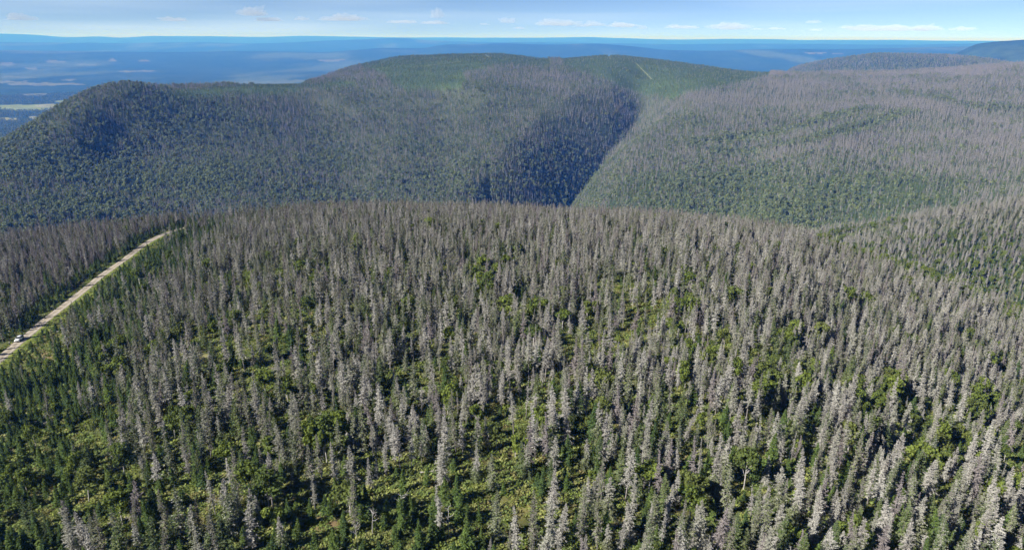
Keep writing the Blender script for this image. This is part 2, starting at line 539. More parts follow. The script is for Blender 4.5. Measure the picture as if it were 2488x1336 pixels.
road_c = resample(ROAD_XY, 1.5)
dv = np.gradient(road_c, axis=0)
dv /= np.linalg.norm(dv, axis=1)[:, None]
road_n = np.stack([dv[:, 1], -dv[:, 0]], 1)          # to the right of the way from near to far
road_z = terrain(road_c[:, 0], road_c[:, 1])
kk = np.hanning(23)[1:-1]
kk /= kk.sum()
road_z = np.convolve(np.pad(road_z, 10, mode='edge'), kk, 'valid') + 0.25
ROAD_LINE = [tuple(p) for p in road_c[::4]]
# bed the road into the slope: pull the land to the road's level close to it
dd = np.full(XT.shape, 1e9)
zr = np.zeros(XT.shape)
near = (R2 > 150) & (R2 < 760) & (XT < -60)
xs, ys = XT[near], YT[near]
best = np.full(xs.shape, 1e9)
bz = np.zeros(xs.shape)
for k in range(0, len(road_c), 2):
    d = np.hypot(xs - road_c[k, 0], ys - road_c[k, 1])
    w = d < best
    best[w] = d[w]
    bz[w] = road_z[k]
w = 1 - smooth(6.0, 17.0, best)
ZT[near] = ZT[near] * (1 - w) + (bz - 0.35) * w


def road_sheet(name, offs, lift, mats, face_mat=None, wobble=0.0, seed=5):
    V = np.zeros((len(road_c), len(offs), 3))
    for j, o in enumerate(offs):
        wob = wobble * fbm(np.arange(len(road_c)) * 1.5, np.full(len(road_c), j * 31.0), 9, seed) if wobble and j in (0, len(offs) - 1) else 0
        V[:, j, :2] = road_c + road_n * (o + wob)[:, None] if np.ndim(o + wob) else road_c + road_n * (o + wob)
        V[:, j, 2] = road_z + (lift[j] if np.ndim(lift) else lift)
    return grid_mesh(name, V[:, ::-1], mats, face_mat)


# ------------------------------------------------------------------ ground sheet
GREEN_DOME = [
    [(395, 224), (480, 214), (760, 206), (850, 196), (862, 210), (700, 226), (420, 242)],
    [(800, 170), (900, 148), (1000, 128), (1200, 122), (1330, 134), (1345, 160), (1180, 165), (1130, 178), (1140, 198), (1110, 216), (1000, 224), (955, 208), (935, 186), (870, 162)],
    [(1360, 142), (1480, 126), (1540, 134), (1640, 144), (1850, 166), (1865, 186), (1800, 202), (1720, 218), (1620, 242), (1540, 228), (1500, 204), (1440, 178), (1370, 162)],
]


def dome_mask(px, py):
    jx = px + 22 * fbm(px, py, 60, 91)
    jy = py + 9 * fbm(px, py, 40, 95)
    g = np.zeros(np.shape(px), bool)
    for poly in GREEN_DOME:
        g |= in_poly(jx, jy, poly)
    return g


TRACK_PX = [
    [(1690, 352), (1760, 343), (1830, 336), (1900, 326), (1980, 304), (2060, 280), (2110, 266)],
    [(1740, 374), (1860, 362), (1960, 350), (2060, 322), (2140, 296), (2210, 276)],
    [(2170, 226), (2250, 240), (2320, 254), (2400, 266), (2488, 268), (2560, 266)],
    [(2020, 582), (2060, 572), (2110, 560), (2165, 550)],
]
TRACKS = [[ray_hit(a, b, 620)[:2] for a, b in t] for t in TRACK_PX]
TRAIL_PX = [[(1540, 152), (1556, 166), (1570, 180), (1584, 194)], [(1462, 137), (1480, 141), (1500, 145)], [(1178, 134), (1190, 143)], [(1120, 150), (1020, 162), (1080, 158)][:1] + [(1060, 158), (1000, 166)]]
TRAILS = [[ray_hit(a, b, 1500)[:2] for a, b in t] for t in TRAIL_PX]
# open fields and clear-cuts in the lowland, by where they show: (column, row, half width, half height in photo pixels, colour)
FIELD_C = {'p': (0.27, 0.29, 0.19), 'g': (0.20, 0.24, 0.10), 't': (0.27, 0.27, 0.16), 'o': (0.28, 0.28, 0.21)}
FIELDS = [(90, 231, 34, 3, 'p'), (60, 262, 70, 7, 'g'), (120, 258, 32, 4, 't'), (20, 290, 18, 3, 't'), (95, 287, 12, 4, 't'), (150, 248, 20, 3, 'g'), (560, 208, 55, 6, 'p'), (640, 203, 70, 6, 'p'), (700, 197, 40, 3, 'g'),
          (20, 200, 40, 2.2, 'p'), (110, 205, 90, 2.6, 'p'), (40, 188, 40, 2, 'p'), (80, 167, 18, 3, 'p'), (10, 156, 30, 4, 'o'), (140, 150, 28, 3, 'p'), (210, 157, 26, 2, 'p'), (170, 194, 16, 3, 'p'),
          (268, 146, 7, 4, 'o'), (345, 149, 16, 2, 'o'), (325, 174, 40, 1.8, 'p'), (805, 147, 36, 2.6, 'o'), (1980, 129, 18, 2, 'o'), (2030, 130, 20, 1.6, 'o')]


def field_colour(px, py, jitter=1.0):
    """index of the field a pixel's ground belongs to, -1 for forest"""
    out = np.full(np.shape(px), -1)
    jx = px + 26 * jitter * fbm(px, py * 4, 34, 61)
    jy = py + 2.6 * jitter * fbm(px, py * 4, 22, 67)
    for k, (cx, cy, hw, hh, c) in enumerate(FIELDS):
        u, v = np.abs(jx - cx) / hw, np.abs(jy - cy) / hh
        out[(u ** 3 + v ** 3) < 1] = k
    return out


pxT, pyT, dT = project(XT, YT, ZT)
col = np.zeros((NAZ, NR, 3))
fl = fbm(XT, YT, 38, 71)
undergrowth = np.array([0.075, 0.085, 0.028]) + fl[..., None] * np.array([0.045, 0.042, 0.012])
brown = smooth(0.15, 0.6, fbm(XT, YT, 23, 77))[..., None]
undergrowth = undergrowth * (1 - brown * 0.5) + np.array([0.15, 0.10, 0.055]) * brown * 0.5
hillcol = np.array([0.075, 0.09, 0.048]) + fbm(XT, YT, 60, 81)[..., None] * 0.018
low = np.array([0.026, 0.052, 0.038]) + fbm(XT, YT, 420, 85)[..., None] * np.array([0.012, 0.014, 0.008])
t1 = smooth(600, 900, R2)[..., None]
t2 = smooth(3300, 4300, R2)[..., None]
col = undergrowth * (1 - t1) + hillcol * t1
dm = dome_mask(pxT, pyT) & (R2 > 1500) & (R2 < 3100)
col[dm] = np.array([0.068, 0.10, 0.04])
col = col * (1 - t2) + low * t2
fi = field_colour(pxT, pyT)
lowland = (R2 > 3400) & ~((pxT > 1900) & (R2 < 6000))
for k, f in enumerate(FIELDS):
    w = (fi == k) & lowland
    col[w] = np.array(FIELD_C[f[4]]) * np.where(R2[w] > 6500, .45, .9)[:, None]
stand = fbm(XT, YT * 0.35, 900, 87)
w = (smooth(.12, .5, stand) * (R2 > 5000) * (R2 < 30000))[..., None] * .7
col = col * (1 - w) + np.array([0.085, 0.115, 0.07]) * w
for t in TRACKS:
    d = line_dist(XT, YT, t)
    w = (1 - smooth(3, 9, d))[..., None]
    col = col * (1 - w) + np.array([0.11, 0.13, 0.055]) * w
for (cx, cy, hw, hh, cc) in ((112, 868, 42, 12, (0.27, 0.20, 0.12)), (140, 850, 12, 5, (0.25, 0.23, 0.10)), (800, 1270, 50, 22, (0.20, 0.14, 0.075)), (1480, 716, 40, 14, (0.21, 0.23, 0.06)), (1550, 815, 50, 24, (0.20, 0.21, 0.055)), (1270, 1235, 110, 36, (0.19, 0.17, 0.06)), (670, 745, 24, 10, (0.22, 0.22, 0.09)), (490, 868, 40, 12, (0.24, 0.22, 0.10)), (650, 1050, 50, 20, (0.20, 0.18, 0.10))):
    w = np.exp(-(((pxT - cx) / hw) ** 2 + ((pyT - cy) / hh) ** 2) * 1.2)[..., None] * (R2 < 560)[..., None]
    col = col * (1 - w) + np.array(cc) * w
col = np.clip(col, 0.005, 0.6)

V = np.stack([XT, YT, ZT], -1)
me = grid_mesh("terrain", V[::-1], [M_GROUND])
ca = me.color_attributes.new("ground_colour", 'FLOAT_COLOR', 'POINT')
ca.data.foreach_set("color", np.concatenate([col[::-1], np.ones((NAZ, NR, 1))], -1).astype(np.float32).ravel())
terrain_o = link(bpy.data.objects.new("terrain", me))
tag(terrain_o, "forested upland, valley and lowland ground reaching to the horizon", "terrain", kind="structure")
# the land behind and beside the camera, coarse
az_b = np.radians(np.linspace(AZ1, 360 + AZ0, 64))
r_b = np.exp(np.linspace(math.log(16.0), math.log(41500.0), 60))
zb_l = np.interp(np.log(r_b), lr_t, ZT[0])
zb_r = np.interp(np.log(r_b), lr_t, ZT[-1])
mixb = smooth(0, 1, np.linspace(0, 1, 64))[:, None]
VB = np.stack([np.sin(az_b)[:, None] * r_b, np.cos(az_b)[:, None] * r_b, zb_r * (1 - mixb) + zb_l * mixb], -1)
me = grid_mesh("terrain_behind", VB[::-1], [M_GROUND])
ca = me.color_attributes.new("ground_colour", 'FLOAT_COLOR', 'POINT')
ca.data.foreach_set("color", np.tile(np.array([0.07, 0.08, 0.035, 1], np.float32), 64 * 60))
ob = link(bpy.data.objects.new("hillside", me))
tag(ob, "forested land continuing behind the viewpoint", "terrain", kind="structure")
nb = 40
disk = np.stack([np.concatenate([[0], 16.5 * np.sin(np.linspace(0, 2 * np.pi, nb, endpoint=False))]), np.concatenate([[0], 16.5 * np.cos(np.linspace(0, 2 * np.pi, nb, endpoint=False))]), np.full(nb + 1, CZ - 91.2)], -1)
me = bpy.data.meshes.new("ground_patch")
me.from_pydata(disk.tolist(), [], [(0, 1 + (i + 1) % nb, 1 + i) for i in range(nb)])
me.materials.append(M_GROUND)
ca = me.color_attributes.new("ground_colour", 'FLOAT_COLOR', 'POINT')
ca.data.foreach_set("color", np.tile(np.array([0.07, 0.08, 0.035, 1], np.float32), nb + 1))
ob = link(bpy.data.objects.new("ground", me))
tag(ob, "forest floor directly below the viewpoint", "ground", kind="structure")

# ------------------------------------------------------------------ road
HW = 1.75
road_o = link(bpy.data.objects.new("road", road_sheet("road", [-HW - .3, -HW, -1.2, 0, 1.2, HW, HW + .3], [-.12, 0, .02, .05, .02, 0, -.12], [M_ROAD], wobble=.5)))
tag(road_o, "pale gravel forest road climbing along the plateau", "road", kind="structure")
for s, sd in ((-1, 3), (1, 4)):
    o = link(bpy.data.objects.new("wheel_track", road_sheet("wheel_track", [s * 1.15 - .42, s * 1.15, s * 1.15 + .42], [.035, .042, .035], [M_RUT], wobble=.18, seed=sd)), road_o)
o = link(bpy.data.objects.new("road_verge", road_sheet("road_verge", [HW - .1, HW + .9, HW + 1.9, HW + 2.9, HW + 4.2], [-.06, .0, -.25, -.2, -.1], [M_VERGE], wobble=.6, seed=12)))
tag(o, "strip of yellow-green turf along the gravel road", "verge", kind="structure")

for t, lab in zip(TRAILS, ("straight pale trail running down the green hilltop", "short pale trail on the crest of the green hill", "short pale path at the hill's green summit", "faint pale path across the green hill dome")):
    c = resample(t, 6.0) if len(t) > 2 else np.stack([np.linspace(t[0][0], t[1][0], 12), np.linspace(t[0][1], t[1][1], 12)], 1)
    d = np.gradient(c, axis=0)
    d /= np.linalg.norm(d, axis=1)[:, None]
    nn = np.stack([d[:, 1], -d[:, 0]], 1)
    VV = np.zeros((len(c), 3, 3))
    for j, off in enumerate((-1.7, 0, 1.7)):
        VV[:, j, :2] = c + nn * off
        VV[:, j, 2] = terrain(VV[:, j, 0], VV[:, j, 1]) + 1.2
    o = link(bpy.data.objects.new("trail", grid_mesh("trail", VV[:, ::-1], [M_TRAIL])))
    tag(o, lab, "trail", kind="structure")


# ------------------------------------------------------------------ tree kinds
def tube(pts, rad, sides=6):
    """tapered tube along pts -> triangles"""
    pts = np.asarray(pts, float)
    out = []
    rings = []
    for k, p in enumerate(pts):
        d = pts[min(k + 1, len(pts) - 1)] - pts[max(k - 1, 0)]
        d = d / (np.linalg.norm(d) + 1e-9)
        u = np.cross(d, (0.3, 0.9, 0.1))
        if np.linalg.norm(u) < 1e-3:
            u = np.cross(d, (1, 0, 0))
        u /= np.linalg.norm(u)
        v = np.cross(d, u)
        a = np.linspace(0, 2 * np.pi, sides, endpoint=False)
        rings.append(p + rad[k] * (np.cos(a)[:, None] * u + np.sin(a)[:, None] * v))
    for A, B in zip(rings[:-1], rings[1:]):
        for i in range(sides):
            j = (i + 1) % sides
            out.append((A[i], A[j], B[j]))
            out.append((A[i], B[j], B[i]))
    return np.array(out)


def conifer(seed, H=12.0, R=1.5, base=0.16, nbr=150, ntw=8, w=0.06, droop=(-22, 30), power=0.8, lw=0.45, bw=0.05, ragged=0.25, top_bare=0.0, whorl=0.75, gap=0.0, cut=1.0):
    """crown of branches with side twigs; returns crown triangles and the trunk triangles"""
    g = np.random.default_rng(seed)
    u = np.sort(g.random(nbr) ** 0.9)
    t = base + (1 - base - top_bare * 0.5) * u
    nw = max(6, int(H * 1.9))
    t = t * (1 - whorl) + whorl * (np.round(t * nw) / nw + g.normal(0, .006, nbr))
    t = np.clip(t, base, .995)
    z = H * t
    a = np.arange(nbr) * 2.39996 + g.normal(0, .5, nbr)
    tt = (t - base) / (1 - base)
    prof = np.clip((1 - tt), 0, 1) ** power * (0.75 + 0.25 * smooth(0, .12, tt))
    lump = 1 + ragged * np.sin(a * 1.0 + seed) * np.sin(tt * 9 + seed * 1.7)
    L = R * prof * g.uniform(0.5, 1.18, nbr) * lump + 0.10
    if gap:
        hole = np.sin(a + seed * 2.1 + tt * 5) + np.sin(tt * 17 + seed) * .8
        L = np.where(hole > 1.5 - gap * 2, L * .35, L)
    e = np.radians(droop[0] + (droop[1] - droop[0]) * tt + g.normal(0, 9, nbr))
    d = np.stack([np.cos(a) * np.cos(e), np.sin(a) * np.cos(e), np.sin(e)], -1)
    side = np.stack([-np.sin(a), np.cos(a), np.zeros(nbr)], -1)
    bend = g.normal(0, .012, 2) * H
    o = np.stack([bend[0] * t * t, bend[1] * t * t, z], -1)
    tips = o + d * L[:, None]
    tr = [np.stack([o + side * bw, o - side * bw, tips], 1), np.stack([o + np.array([0, 0, bw]), o - np.array([0, 0, bw]), tips], 1)]
    for j in range(ntw):
        s = (j + 0.6 + g.random(nbr) * .5) / (ntw + .4)
        s = 0.12 + 0.88 * s
        p = o + d * (L * s)[:, None]
        sg = (1 if j % 2 else -1)
        ang = np.radians(g.uniform(35, 75, nbr)) * sg
        td = d * np.cos(ang)[:, None] + side * np.sin(ang)[:, None] + np.array([0, 0, 1]) * g.uniform(-.55, .25, nbr)[:, None]
        td /= np.linalg.norm(td, axis=1)[:, None]
        tl = (lw * L * (1.15 - s) + 0.10) * g.uniform(.6, 1.25, nbr)
        wd = np.cross(td, g.normal(0, 1, (nbr, 3)))
        wd /= np.linalg.norm(wd, axis=1)[:, None] + 1e-9
        ww = (w * g.uniform(.6, 1.3, nbr))[:, None]
        tr.append(np.stack([p + wd * ww, p - wd * ww, p + td * tl[:, None]], 1))
    crown = np.concatenate(tr)
    if cut < 1:
        crown = crown[crown[..., 2].max(1) < cut * H * .97]
    zs = np.array([-0.4, 0.3, 0.45, 0.75, 1.0]) * H * cut
    zs[0] = -0.4
    tk = np.clip(zs / H, 0, 1)
    trunk = tube(np.stack([bend[0] * tk ** 2, bend[1] * tk ** 2, zs], -1), H * 0.0115 * (1.02 - tk) + 0.012, 6)
    return crown, trunk


def birch(seed, H=9.0, R=2.4, n=1100, size=0.30):
    g = np.random.default_rng(seed)
    k = g.integers(7, 11)
    cen = np.stack([g.normal(0, R * .48, k), g.normal(0, R * .48, k), g.uniform(.50, .86, k) * H], -1)
    cen[0] = (0, 0, H * .88)
    rad = g.uniform(.38, .62, k) * R
    which = g.integers(0, k, n)
    v = g.normal(0, 1, (n, 3))
    v /= np.linalg.norm(v, axis=1)[:, None]
    rr = g.uniform(.45, 1.08, n) ** .6
    p = cen[which] + v * (rad[which] * rr)[:, None] * np.array([1, 1, .82])
    n1 = g.normal(0, 1, (n, 3)) + v * .9 + np.array([0, 0, .4])
    n1 /= np.linalg.norm(n1, axis=1)[:, None]
    u = np.cross(n1, g.normal(0, 1, (n, 3)))
    u /= np.linalg.norm(u, axis=1)[:, None]
    w = np.cross(n1, u)
    s = (size * g.uniform(.6, 1.3, n))[:, None]
    crown = np.concatenate([np.stack([p - u * s * .8 - w * s * .4, p + u * s * .7 - w * s * .6, p + w * s], 1),
                            np.stack([p + u * s * .8 + w * s * .5, p - u * s * .5 + w * s * .7, p - w * s * .9 + n1 * s * .4], 1)])
    lean = g.normal(0, .25, 2)
    trunk = [tube([(0, 0, -.4), (lean[0] * .3, lean[1] * .3, H * .3), (lean[0], lean[1], H * .6), (lean[0], lean[1], H * .8)], [.13, .11, .07, .03], 6)]
    for c in cen[1:6]:
        b = np.array([lean[0] * .5, lean[1] * .5, H * g.uniform(.3, .5)])
        trunk.append(tube([b, (b + c) / 2 + g.normal(0, .15, 3), c], [.06, .045, .02], 4))
    return crown, np.concatenate(trunk)


def snag(seed, H=8.0):
    g = np.random.default_rng(seed)
    lean = g.normal(0, .35, 2)
    trunk = tube([(0, 0, -.4), (lean[0] * .3, lean[1] * .3, H * .35), (lean[0] * .8, lean[1] * .5, H * .7), (lean[0], lean[1], H)], [.12, .10, .06, .03], 6)
    br = []
    for k in range(g.integers(6, 10)):
        zz = g.uniform(.4, .95) * H
        b = np.array([lean[0] * zz / H, lean[1] * zz / H * .7, zz])
        a = g.uniform(0, 6.28)
        L = g.uniform(.8, 2.0)
        m = b + np.array([math.cos(a) * L * .5, math.sin(a) * L * .5, L * .22])
        tt = b + np.array([math.cos(a + .3) * L, math.sin(a + .3) * L, L * .75])
        br.append(tube([b, m, tt], [.045, .035, .012], 4))
        br.append(tube([m, m + np.array([math.cos(a - .8) * L * .4, math.sin(a - .8) * L * .4, L * .3])], [.025, .01], 4))
    return np.concatenate(br), trunk


KINDS = {}          # kind -> list of (crown tris, crown materials, crown material index, trunk tris, trunk material)


def add_kind(kind, crown, trunk, cmats, bark, split=None, seed=0):
    idx = np.zeros(len(crown), int)
    if split is not None:
        g = np.random.default_rng(seed + 99)
        idx = split(crown, g)
    KINDS.setdefault(kind, []).append((crown, cmats, idx, trunk, bark))


# dead grey spruces: name of the look -> prototypes
add_kind('dead', *conifer(1, 12.5, 1.95, .14, 170, 13, .072, gap=.25), [M_TWIG], M_BARK)
add_kind('dead', *conifer(2, 13.5, 1.55, .20, 165, 12, .068, power=.75, gap=.4), [M_TWIG], M_BARK)
add_kind('dead', *conifer(3, 11.0, 2.25, .10, 185, 13, .076, power=.95, gap=.3), [M_TWIG], M_BARK)
add_kind('dead', *conifer(4, 12.5, 1.75, .36, 130, 13, .072, power=.65, gap=.4), [M_TWIG], M_BARK)
add_kind('dead', *conifer(5, 9.0, 1.45, .10, 140, 12, .066, gap=.2), [M_TWIG], M_BARK)
add_kind('dead', *conifer(6, 13.0, 1.75, .18, 150, 13, .070, ragged=.45, gap=.5), [M_TWIG_BROWN], M_BARK)
add_kind('dead', *conifer(7, 12.0, 1.15, .25, 95, 6, .048, ragged=.4, gap=.5), [M_TWIG], M_BARK)
add_kind('dead', *conifer(8, 10.5, 1.9, .22, 130, 12, .06, ragged=.5, top_bare=.12, gap=.4), [M_TWIG_BROWN], M_BARK)
add_kind('dead', *conifer(9, 13.0, 1.7, .2, 140, 10, .065, gap=.5, cut=.62), [M_TWIG], M_BARK)
# dying spruces: olive needles among dead twigs
mixs = lambda f: (lambda c, g: (g.random(len(c)) < f).astype(int))
low_green = lambda c, g: ((c[:, 0, 2] / c[..., 2].max() + g.normal(0, .12, len(c))) < .55).astype(int)
add_kind('dying', *conifer(11, 12.0, 1.95, .12, 180, 13, .080, gap=.3), [M_TWIG, M_NEEDLE_OLD], M_BARK, mixs(.75), 1)
add_kind('dying', *conifer(12, 11.0, 2.2, .08, 190, 13, .090, gap=.2), [M_TWIG, M_NEEDLE_OLD], M_BARK, low_green, 2)
add_kind('dying', *conifer(13, 13.0, 1.7, .16, 170, 12, .080, gap=.4), [M_TWIG_BROWN, M_NEEDLE_OLD], M_BARK, mixs(.6), 3)
add_kind('dying', *conifer(14, 10.0, 2.1, .06, 185, 13, .10, gap=.2), [M_NEEDLE_OLD, M_NEEDLE], M_BARK, mixs(.4), 4)
# green firs
add_kind('fir', *conifer(21, 8.0, 1.85, .03, 190, 9, .19, droop=(-12, 45), power=.9), [M_NEEDLE], M_BARK)
add_kind('fir', *conifer(22, 10.0, 1.9, .05, 200, 9, .19, droop=(-14, 45)), [M_NEEDLE], M_BARK)
add_kind('fir', *conifer(23, 6.0, 1.75, .02, 170, 9, .19, droop=(-8, 45), power=.95), [M_NEEDLE], M_BARK)
add_kind('fir', *conifer(24, 4.5, 1.5, .02, 140, 8, .18, droop=(-5, 45), power=.95), [M_NEEDLE], M_BARK)
# birches
for sd, H, R in ((31, 8.5, 2.2), (32, 7.5, 2.5), (33, 10.0, 2.3), (34, 6.0, 2.0)):
    add_kind('birch', *birch(sd, H, R), [M_LEAF], M_BIRCHBARK)
for sd in (41, 42, 43):
    add_kind('snag', *snag(sd, (8.0, 6.5, 9.0)[sd - 41]), [M_SNAG], M_SNAG)
# trees of the far slopes
for sd in range(4):
    add_kind('hdead', *conifer(51 + sd, 11.5, 1.35 + .12 * sd, .12, 52, 4, .17, lw=.5, bw=.10), [M_HDEAD], M_BARK)
for sd in range(3):
    add_kind('hgreen', *conifer(61 + sd, 9.0, 1.7, .05, 44, 3, .30, lw=.6, bw=.2), [M_HGREEN], M_BARK)
for sd in range(4):
    add_kind('hleaf', *birch(71 + sd, 9.5, 1.95, 130, .66), [M_HLEAF], M_BIRCHBARK)
# undergrowth: ferns, raspberry canes and low shrubs


def tuft(seed, n=46, R=.9, H=.9, size=.2):
    g = np.random.default_rng(seed)
    a = g.uniform(0, 6.28, n)
    r = R * np.sqrt(g.random(n))
    p = np.stack([np.cos(a) * r, np.sin(a) * r, H * (1 - (r / R) ** 2 * .7) * g.uniform(.35, 1, n)], -1)
    n1 = g.normal(0, .7, (n, 3)) + np.array([0, 0, 1])
    n1 /= np.linalg.norm(n1, axis=1)[:, None]
    u = np.cross(n1, g.normal(0, 1, (n, 3)))
    u /= np.linalg.norm(u, axis=1)[:, None]
    v = np.cross(n1, u)
    s = (size * g.uniform(.6, 1.4, n))[:, None]
    return np.concatenate([np.stack([p - u * s, p + v * s * .7, p + u * s], 1), np.stack([p - u * s, p + u * s, p - v * s * .7], 1)])


TUFTS = [(tuft(81), M_FERN), (tuft(82, 60, 1.2, .7, .22), M_FERN), (tuft(83, 40, .7, 1.2, .2), M_FERN), (tuft(84, 60, 1.0, 1.3, .22), M_LEAF), (tuft(85, 50, 1.1, .5, .16), M_GRASS)]

PROTO = bpy.data.collections.new("tree_prototypes")      # never linked to the scene: only sources for the forest masses
proto_index = {}


def proto_objects():
    n = 0
    for kind, lst in KINDS.items():
        for v, (crown, cm, ci, trunk, bark) in enumerate(lst):
            full = np.concatenate([crown, trunk])
            mi = np.concatenate([ci, np.full(len(trunk), len(cm))])
            o = bpy.data.objects.new("p%03d" % n, tri_mesh("forest_tree", full, list(cm) + [bark], mi))
            proto_index[(kind, v)] = n
            n += 1
            yield o
    for v, (t, m) in enumerate(TUFTS):
        o = bpy.data.objects.new("p%03d" % n, tri_mesh("tuft", t, [m]))
        proto_index[('tuft', v)] = n
        n += 1
        yield o


PROTOS = list(proto_objects())


def forest(name, label, cat, pos, rot, scl, which):
    """many plants as one mass: points with a turn, a size and a kind each"""
    used = sorted(set(int(k) for k in which))
    col_ = bpy.data.collections.new(name + "_kinds")
    for k in used:
        col_.objects.link(PROTOS[k])
    remap = {k: i for i, k in enumerate(used)}
    me = bpy.data.meshes.new(name)
    me.vertices.add(len(pos))
    me.vertices.foreach_set("co", np.ascontiguousarray(pos, np.float32).ravel())
    a = me.attributes.new("turn", 'FLOAT_VECTOR', 'POINT')
    a.data.foreach_set("vector", np.ascontiguousarray(rot, np.float32).ravel())
    a = me.attributes.new("size", 'FLOAT_VECTOR', 'POINT')
    a.data.foreach_set("vector", np.ascontiguousarray(scl, np.float32).ravel())
    a = me.attributes.new("pick", 'INT', 'POINT')
    a.data.foreach_set("value", np.array([remap[int(k)] for k in which], np.int32))
    ng = bpy.data.node_groups.new(name + "_scatter", 'GeometryNodeTree')
    ng.interface.new_socket("Geometry", in_out='INPUT', socket_type='NodeSocketGeometry')
    ng.interface.new_socket("Geometry", in_out='OUTPUT', socket_type='NodeSocketGeometry')
    N, L = ng.nodes, ng.links
    gi, go = N.new("NodeGroupInput"), N.new("NodeGroupOutput")
    ci = N.new("GeometryNodeCollectionInfo")
    ci.inputs["Collection"].default_value = col_
    ci.inputs["Separate Children"].default_value = True
    ci.inputs["Reset Children"].default_value = True
    ip = N.new("GeometryNodeInstanceOnPoints")
    ip.inputs["Pick Instance"].default_value = True
    for key, typ, sock in (("pick", 'INT', "Instance Index"), ("turn", 'FLOAT_VECTOR', "Rotation"), ("size", 'FLOAT_VECTOR', "Scale")):
        na = N.new("GeometryNodeInputNamedAttribute")
        na.data_type = typ
        na.inputs["Name"].default_value = key
        L.new(na.outputs["Attribute"], ip.inputs[sock])
    L.new(gi.outputs[0], ip.inputs["Points"])
    L.new(ci.outputs["Instances"], ip.inputs["Instance"])
    L.new(ip.outputs["Instances"], go.inputs[0])
    o = link(bpy.data.objects.new(name, me))
    md = o.modifiers.new("scatter", 'NODES')
    md.node_group = ng
    tag(o, label, cat, kind="stuff")
    return o


# ------------------------------------------------------------------ where the trees of the near plateau stand
def jitter_grid(x0, x1, y0, y1, step, jit=.42):
    gx, gy = np.meshgrid(np.arange(x0, x1, step), np.arange(y0, y1, step))
    gx = gx.ravel() + rng.uniform(-jit, jit, gx.size) * step
    gy = gy.ravel() + rng.uniform(-jit, jit, gy.size) * step
    return gx, gy


x, y = jitter_grid(-560, 560, 30, 760, 2.4)
r = np.hypot(x, y)
az = np.degrees(np.arctan2(x, y))
k = (r > 85) & (r < 760) & (np.abs(az) < 46)
x, y, r = x[k], y[k], r[k]
z = terrain(x, y)
px, py, dep = project(x, y, z)
k = (px > -330) & (px < 2820) & (py < 1800)
x, y, r, z, px, py = x[k], y[k], r[k], z[k], px[k], py[k]
k = shows(x, y, z + 14)
x, y, r, z, px, py = x[k], y[k], r[k], z[k], px[k], py[k]
# signed distance from the road: > 0 on the plateau side
sd = np.full(x.shape, 1e9)
for q in range(0, len(road_c), 3):
    dx_, dy_ = x - road_c[q, 0], y - road_c[q, 1]
    d = np.hypot(dx_, dy_)
    w = d < np.abs(sd)
    sd[w] = (np.sign(dx_ * road_n[q, 0] + dy_ * road_n[q, 1]) * d)[w]
clump = fbm(x, y, 34, 101)
clump2 = fbm(x, y, 60, 111)
openn = fbm(x, y, 24, 121, 3)

# share of each kind by where the tree stands
green = np.zeros(x.shape)
green = np.maximum(green, 1.2 * (1 - smooth(110, 430, px)) * smooth(820, 980, py))
green = np.maximum(green, 1.15 * smooth(1190, 1270, py) * smooth(560, 700, px) * (1 - smooth(1120, 1280, px)))
green = np.maximum(green, 0.42 * smooth(1000, 1250, py) * (1 - smooth(600, 1000, px)))
green = np.maximum(green, 0.16 * smooth(900, 1200, py))
green = np.maximum(green, 1.05 * ((sd > 3) & (sd < 19)))
green = np.maximum(green, (0.95 - .5 * smooth(30, 52, sd)) * ((sd >= 19) & (sd < 56)) * (0.75 + clump).clip(0, 1))
green = np.maximum(green, 0.97 * ((sd < -3) & (sd > -11)))
green = np.maximum(green, 0.25 * ((sd <= -11) & (sd > -24)))
edge = smooth(1930, 2050, px) * smooth(395, 425, r)
green = np.maximum(green, .75 * edge)
green = green * (0.75 + 0.5 * clump)
green += 0.09
birchp = 0.022 + 0.07 * smooth(.25, .6, clump2) * smooth(560, 700, py)
for (cx, cy, s, a) in ((2110, 1060, 70, .3), (1950, 1110, 50, .35), (2250, 1110, 60, .3), (1440, 1060, 40, .5), (1310, 1040, 40, .6), (1090, 985, 40, .7), (1215, 1090, 35, .7), (790, 1115, 45, .7), (300, 1215, 60, .6), (290, 920, 55, .6), (690, 970, 30, .6),
                       (1170, 690, 40, .6), (1660, 760, 70, .35), (1920, 860, 40, .7), (1730, 880, 40, .6), (1860, 970, 35, .7), (2380, 1010, 40, .6), (2430, 1250, 60, .35), (2360, 700, 50, .7), (1570, 1110, 45, .5), (830, 1050, 30, .6), (1180, 1030, 35, .6), (440, 1060, 60, .35), (2150, 970, 45, .5), (2180, 655, 30, .8), (2255, 690, 35, .7), (2335, 705, 40, .8), (2110, 622, 35, .5), (2450, 762, 35, .6), (2020, 590, 30, .5)):
    birchp = np.maximum(birchp, a * 1.25 * np.exp(-((px - cx) ** 2 + (py - cy) ** 2) / (s * s * .5)))
birchp = np.maximum(birchp, .22 * edge)
birchp *= (np.abs(sd) > 17)
dying = 0.30 + 0.20 * clump + 0.16 * (1 - smooth(700, 1500, px)) + 0.40 * (1 - smooth(250, 720, px)) * smooth(640, 850, py) + 0.14 * smooth(1150, 1300, py)
dying = np.clip(dying, .04, .8)
tot = green + birchp
f = np.where(tot > .95, .95 / tot, 1)
green, birchp = green * f, birchp * f
dying = dying * (1 - green - birchp)
u = rng.random(len(x))
kind = np.where(u < green, 2, np.where(u < green + birchp, 3, np.where(u < green + birchp + dying, 1, 0)))
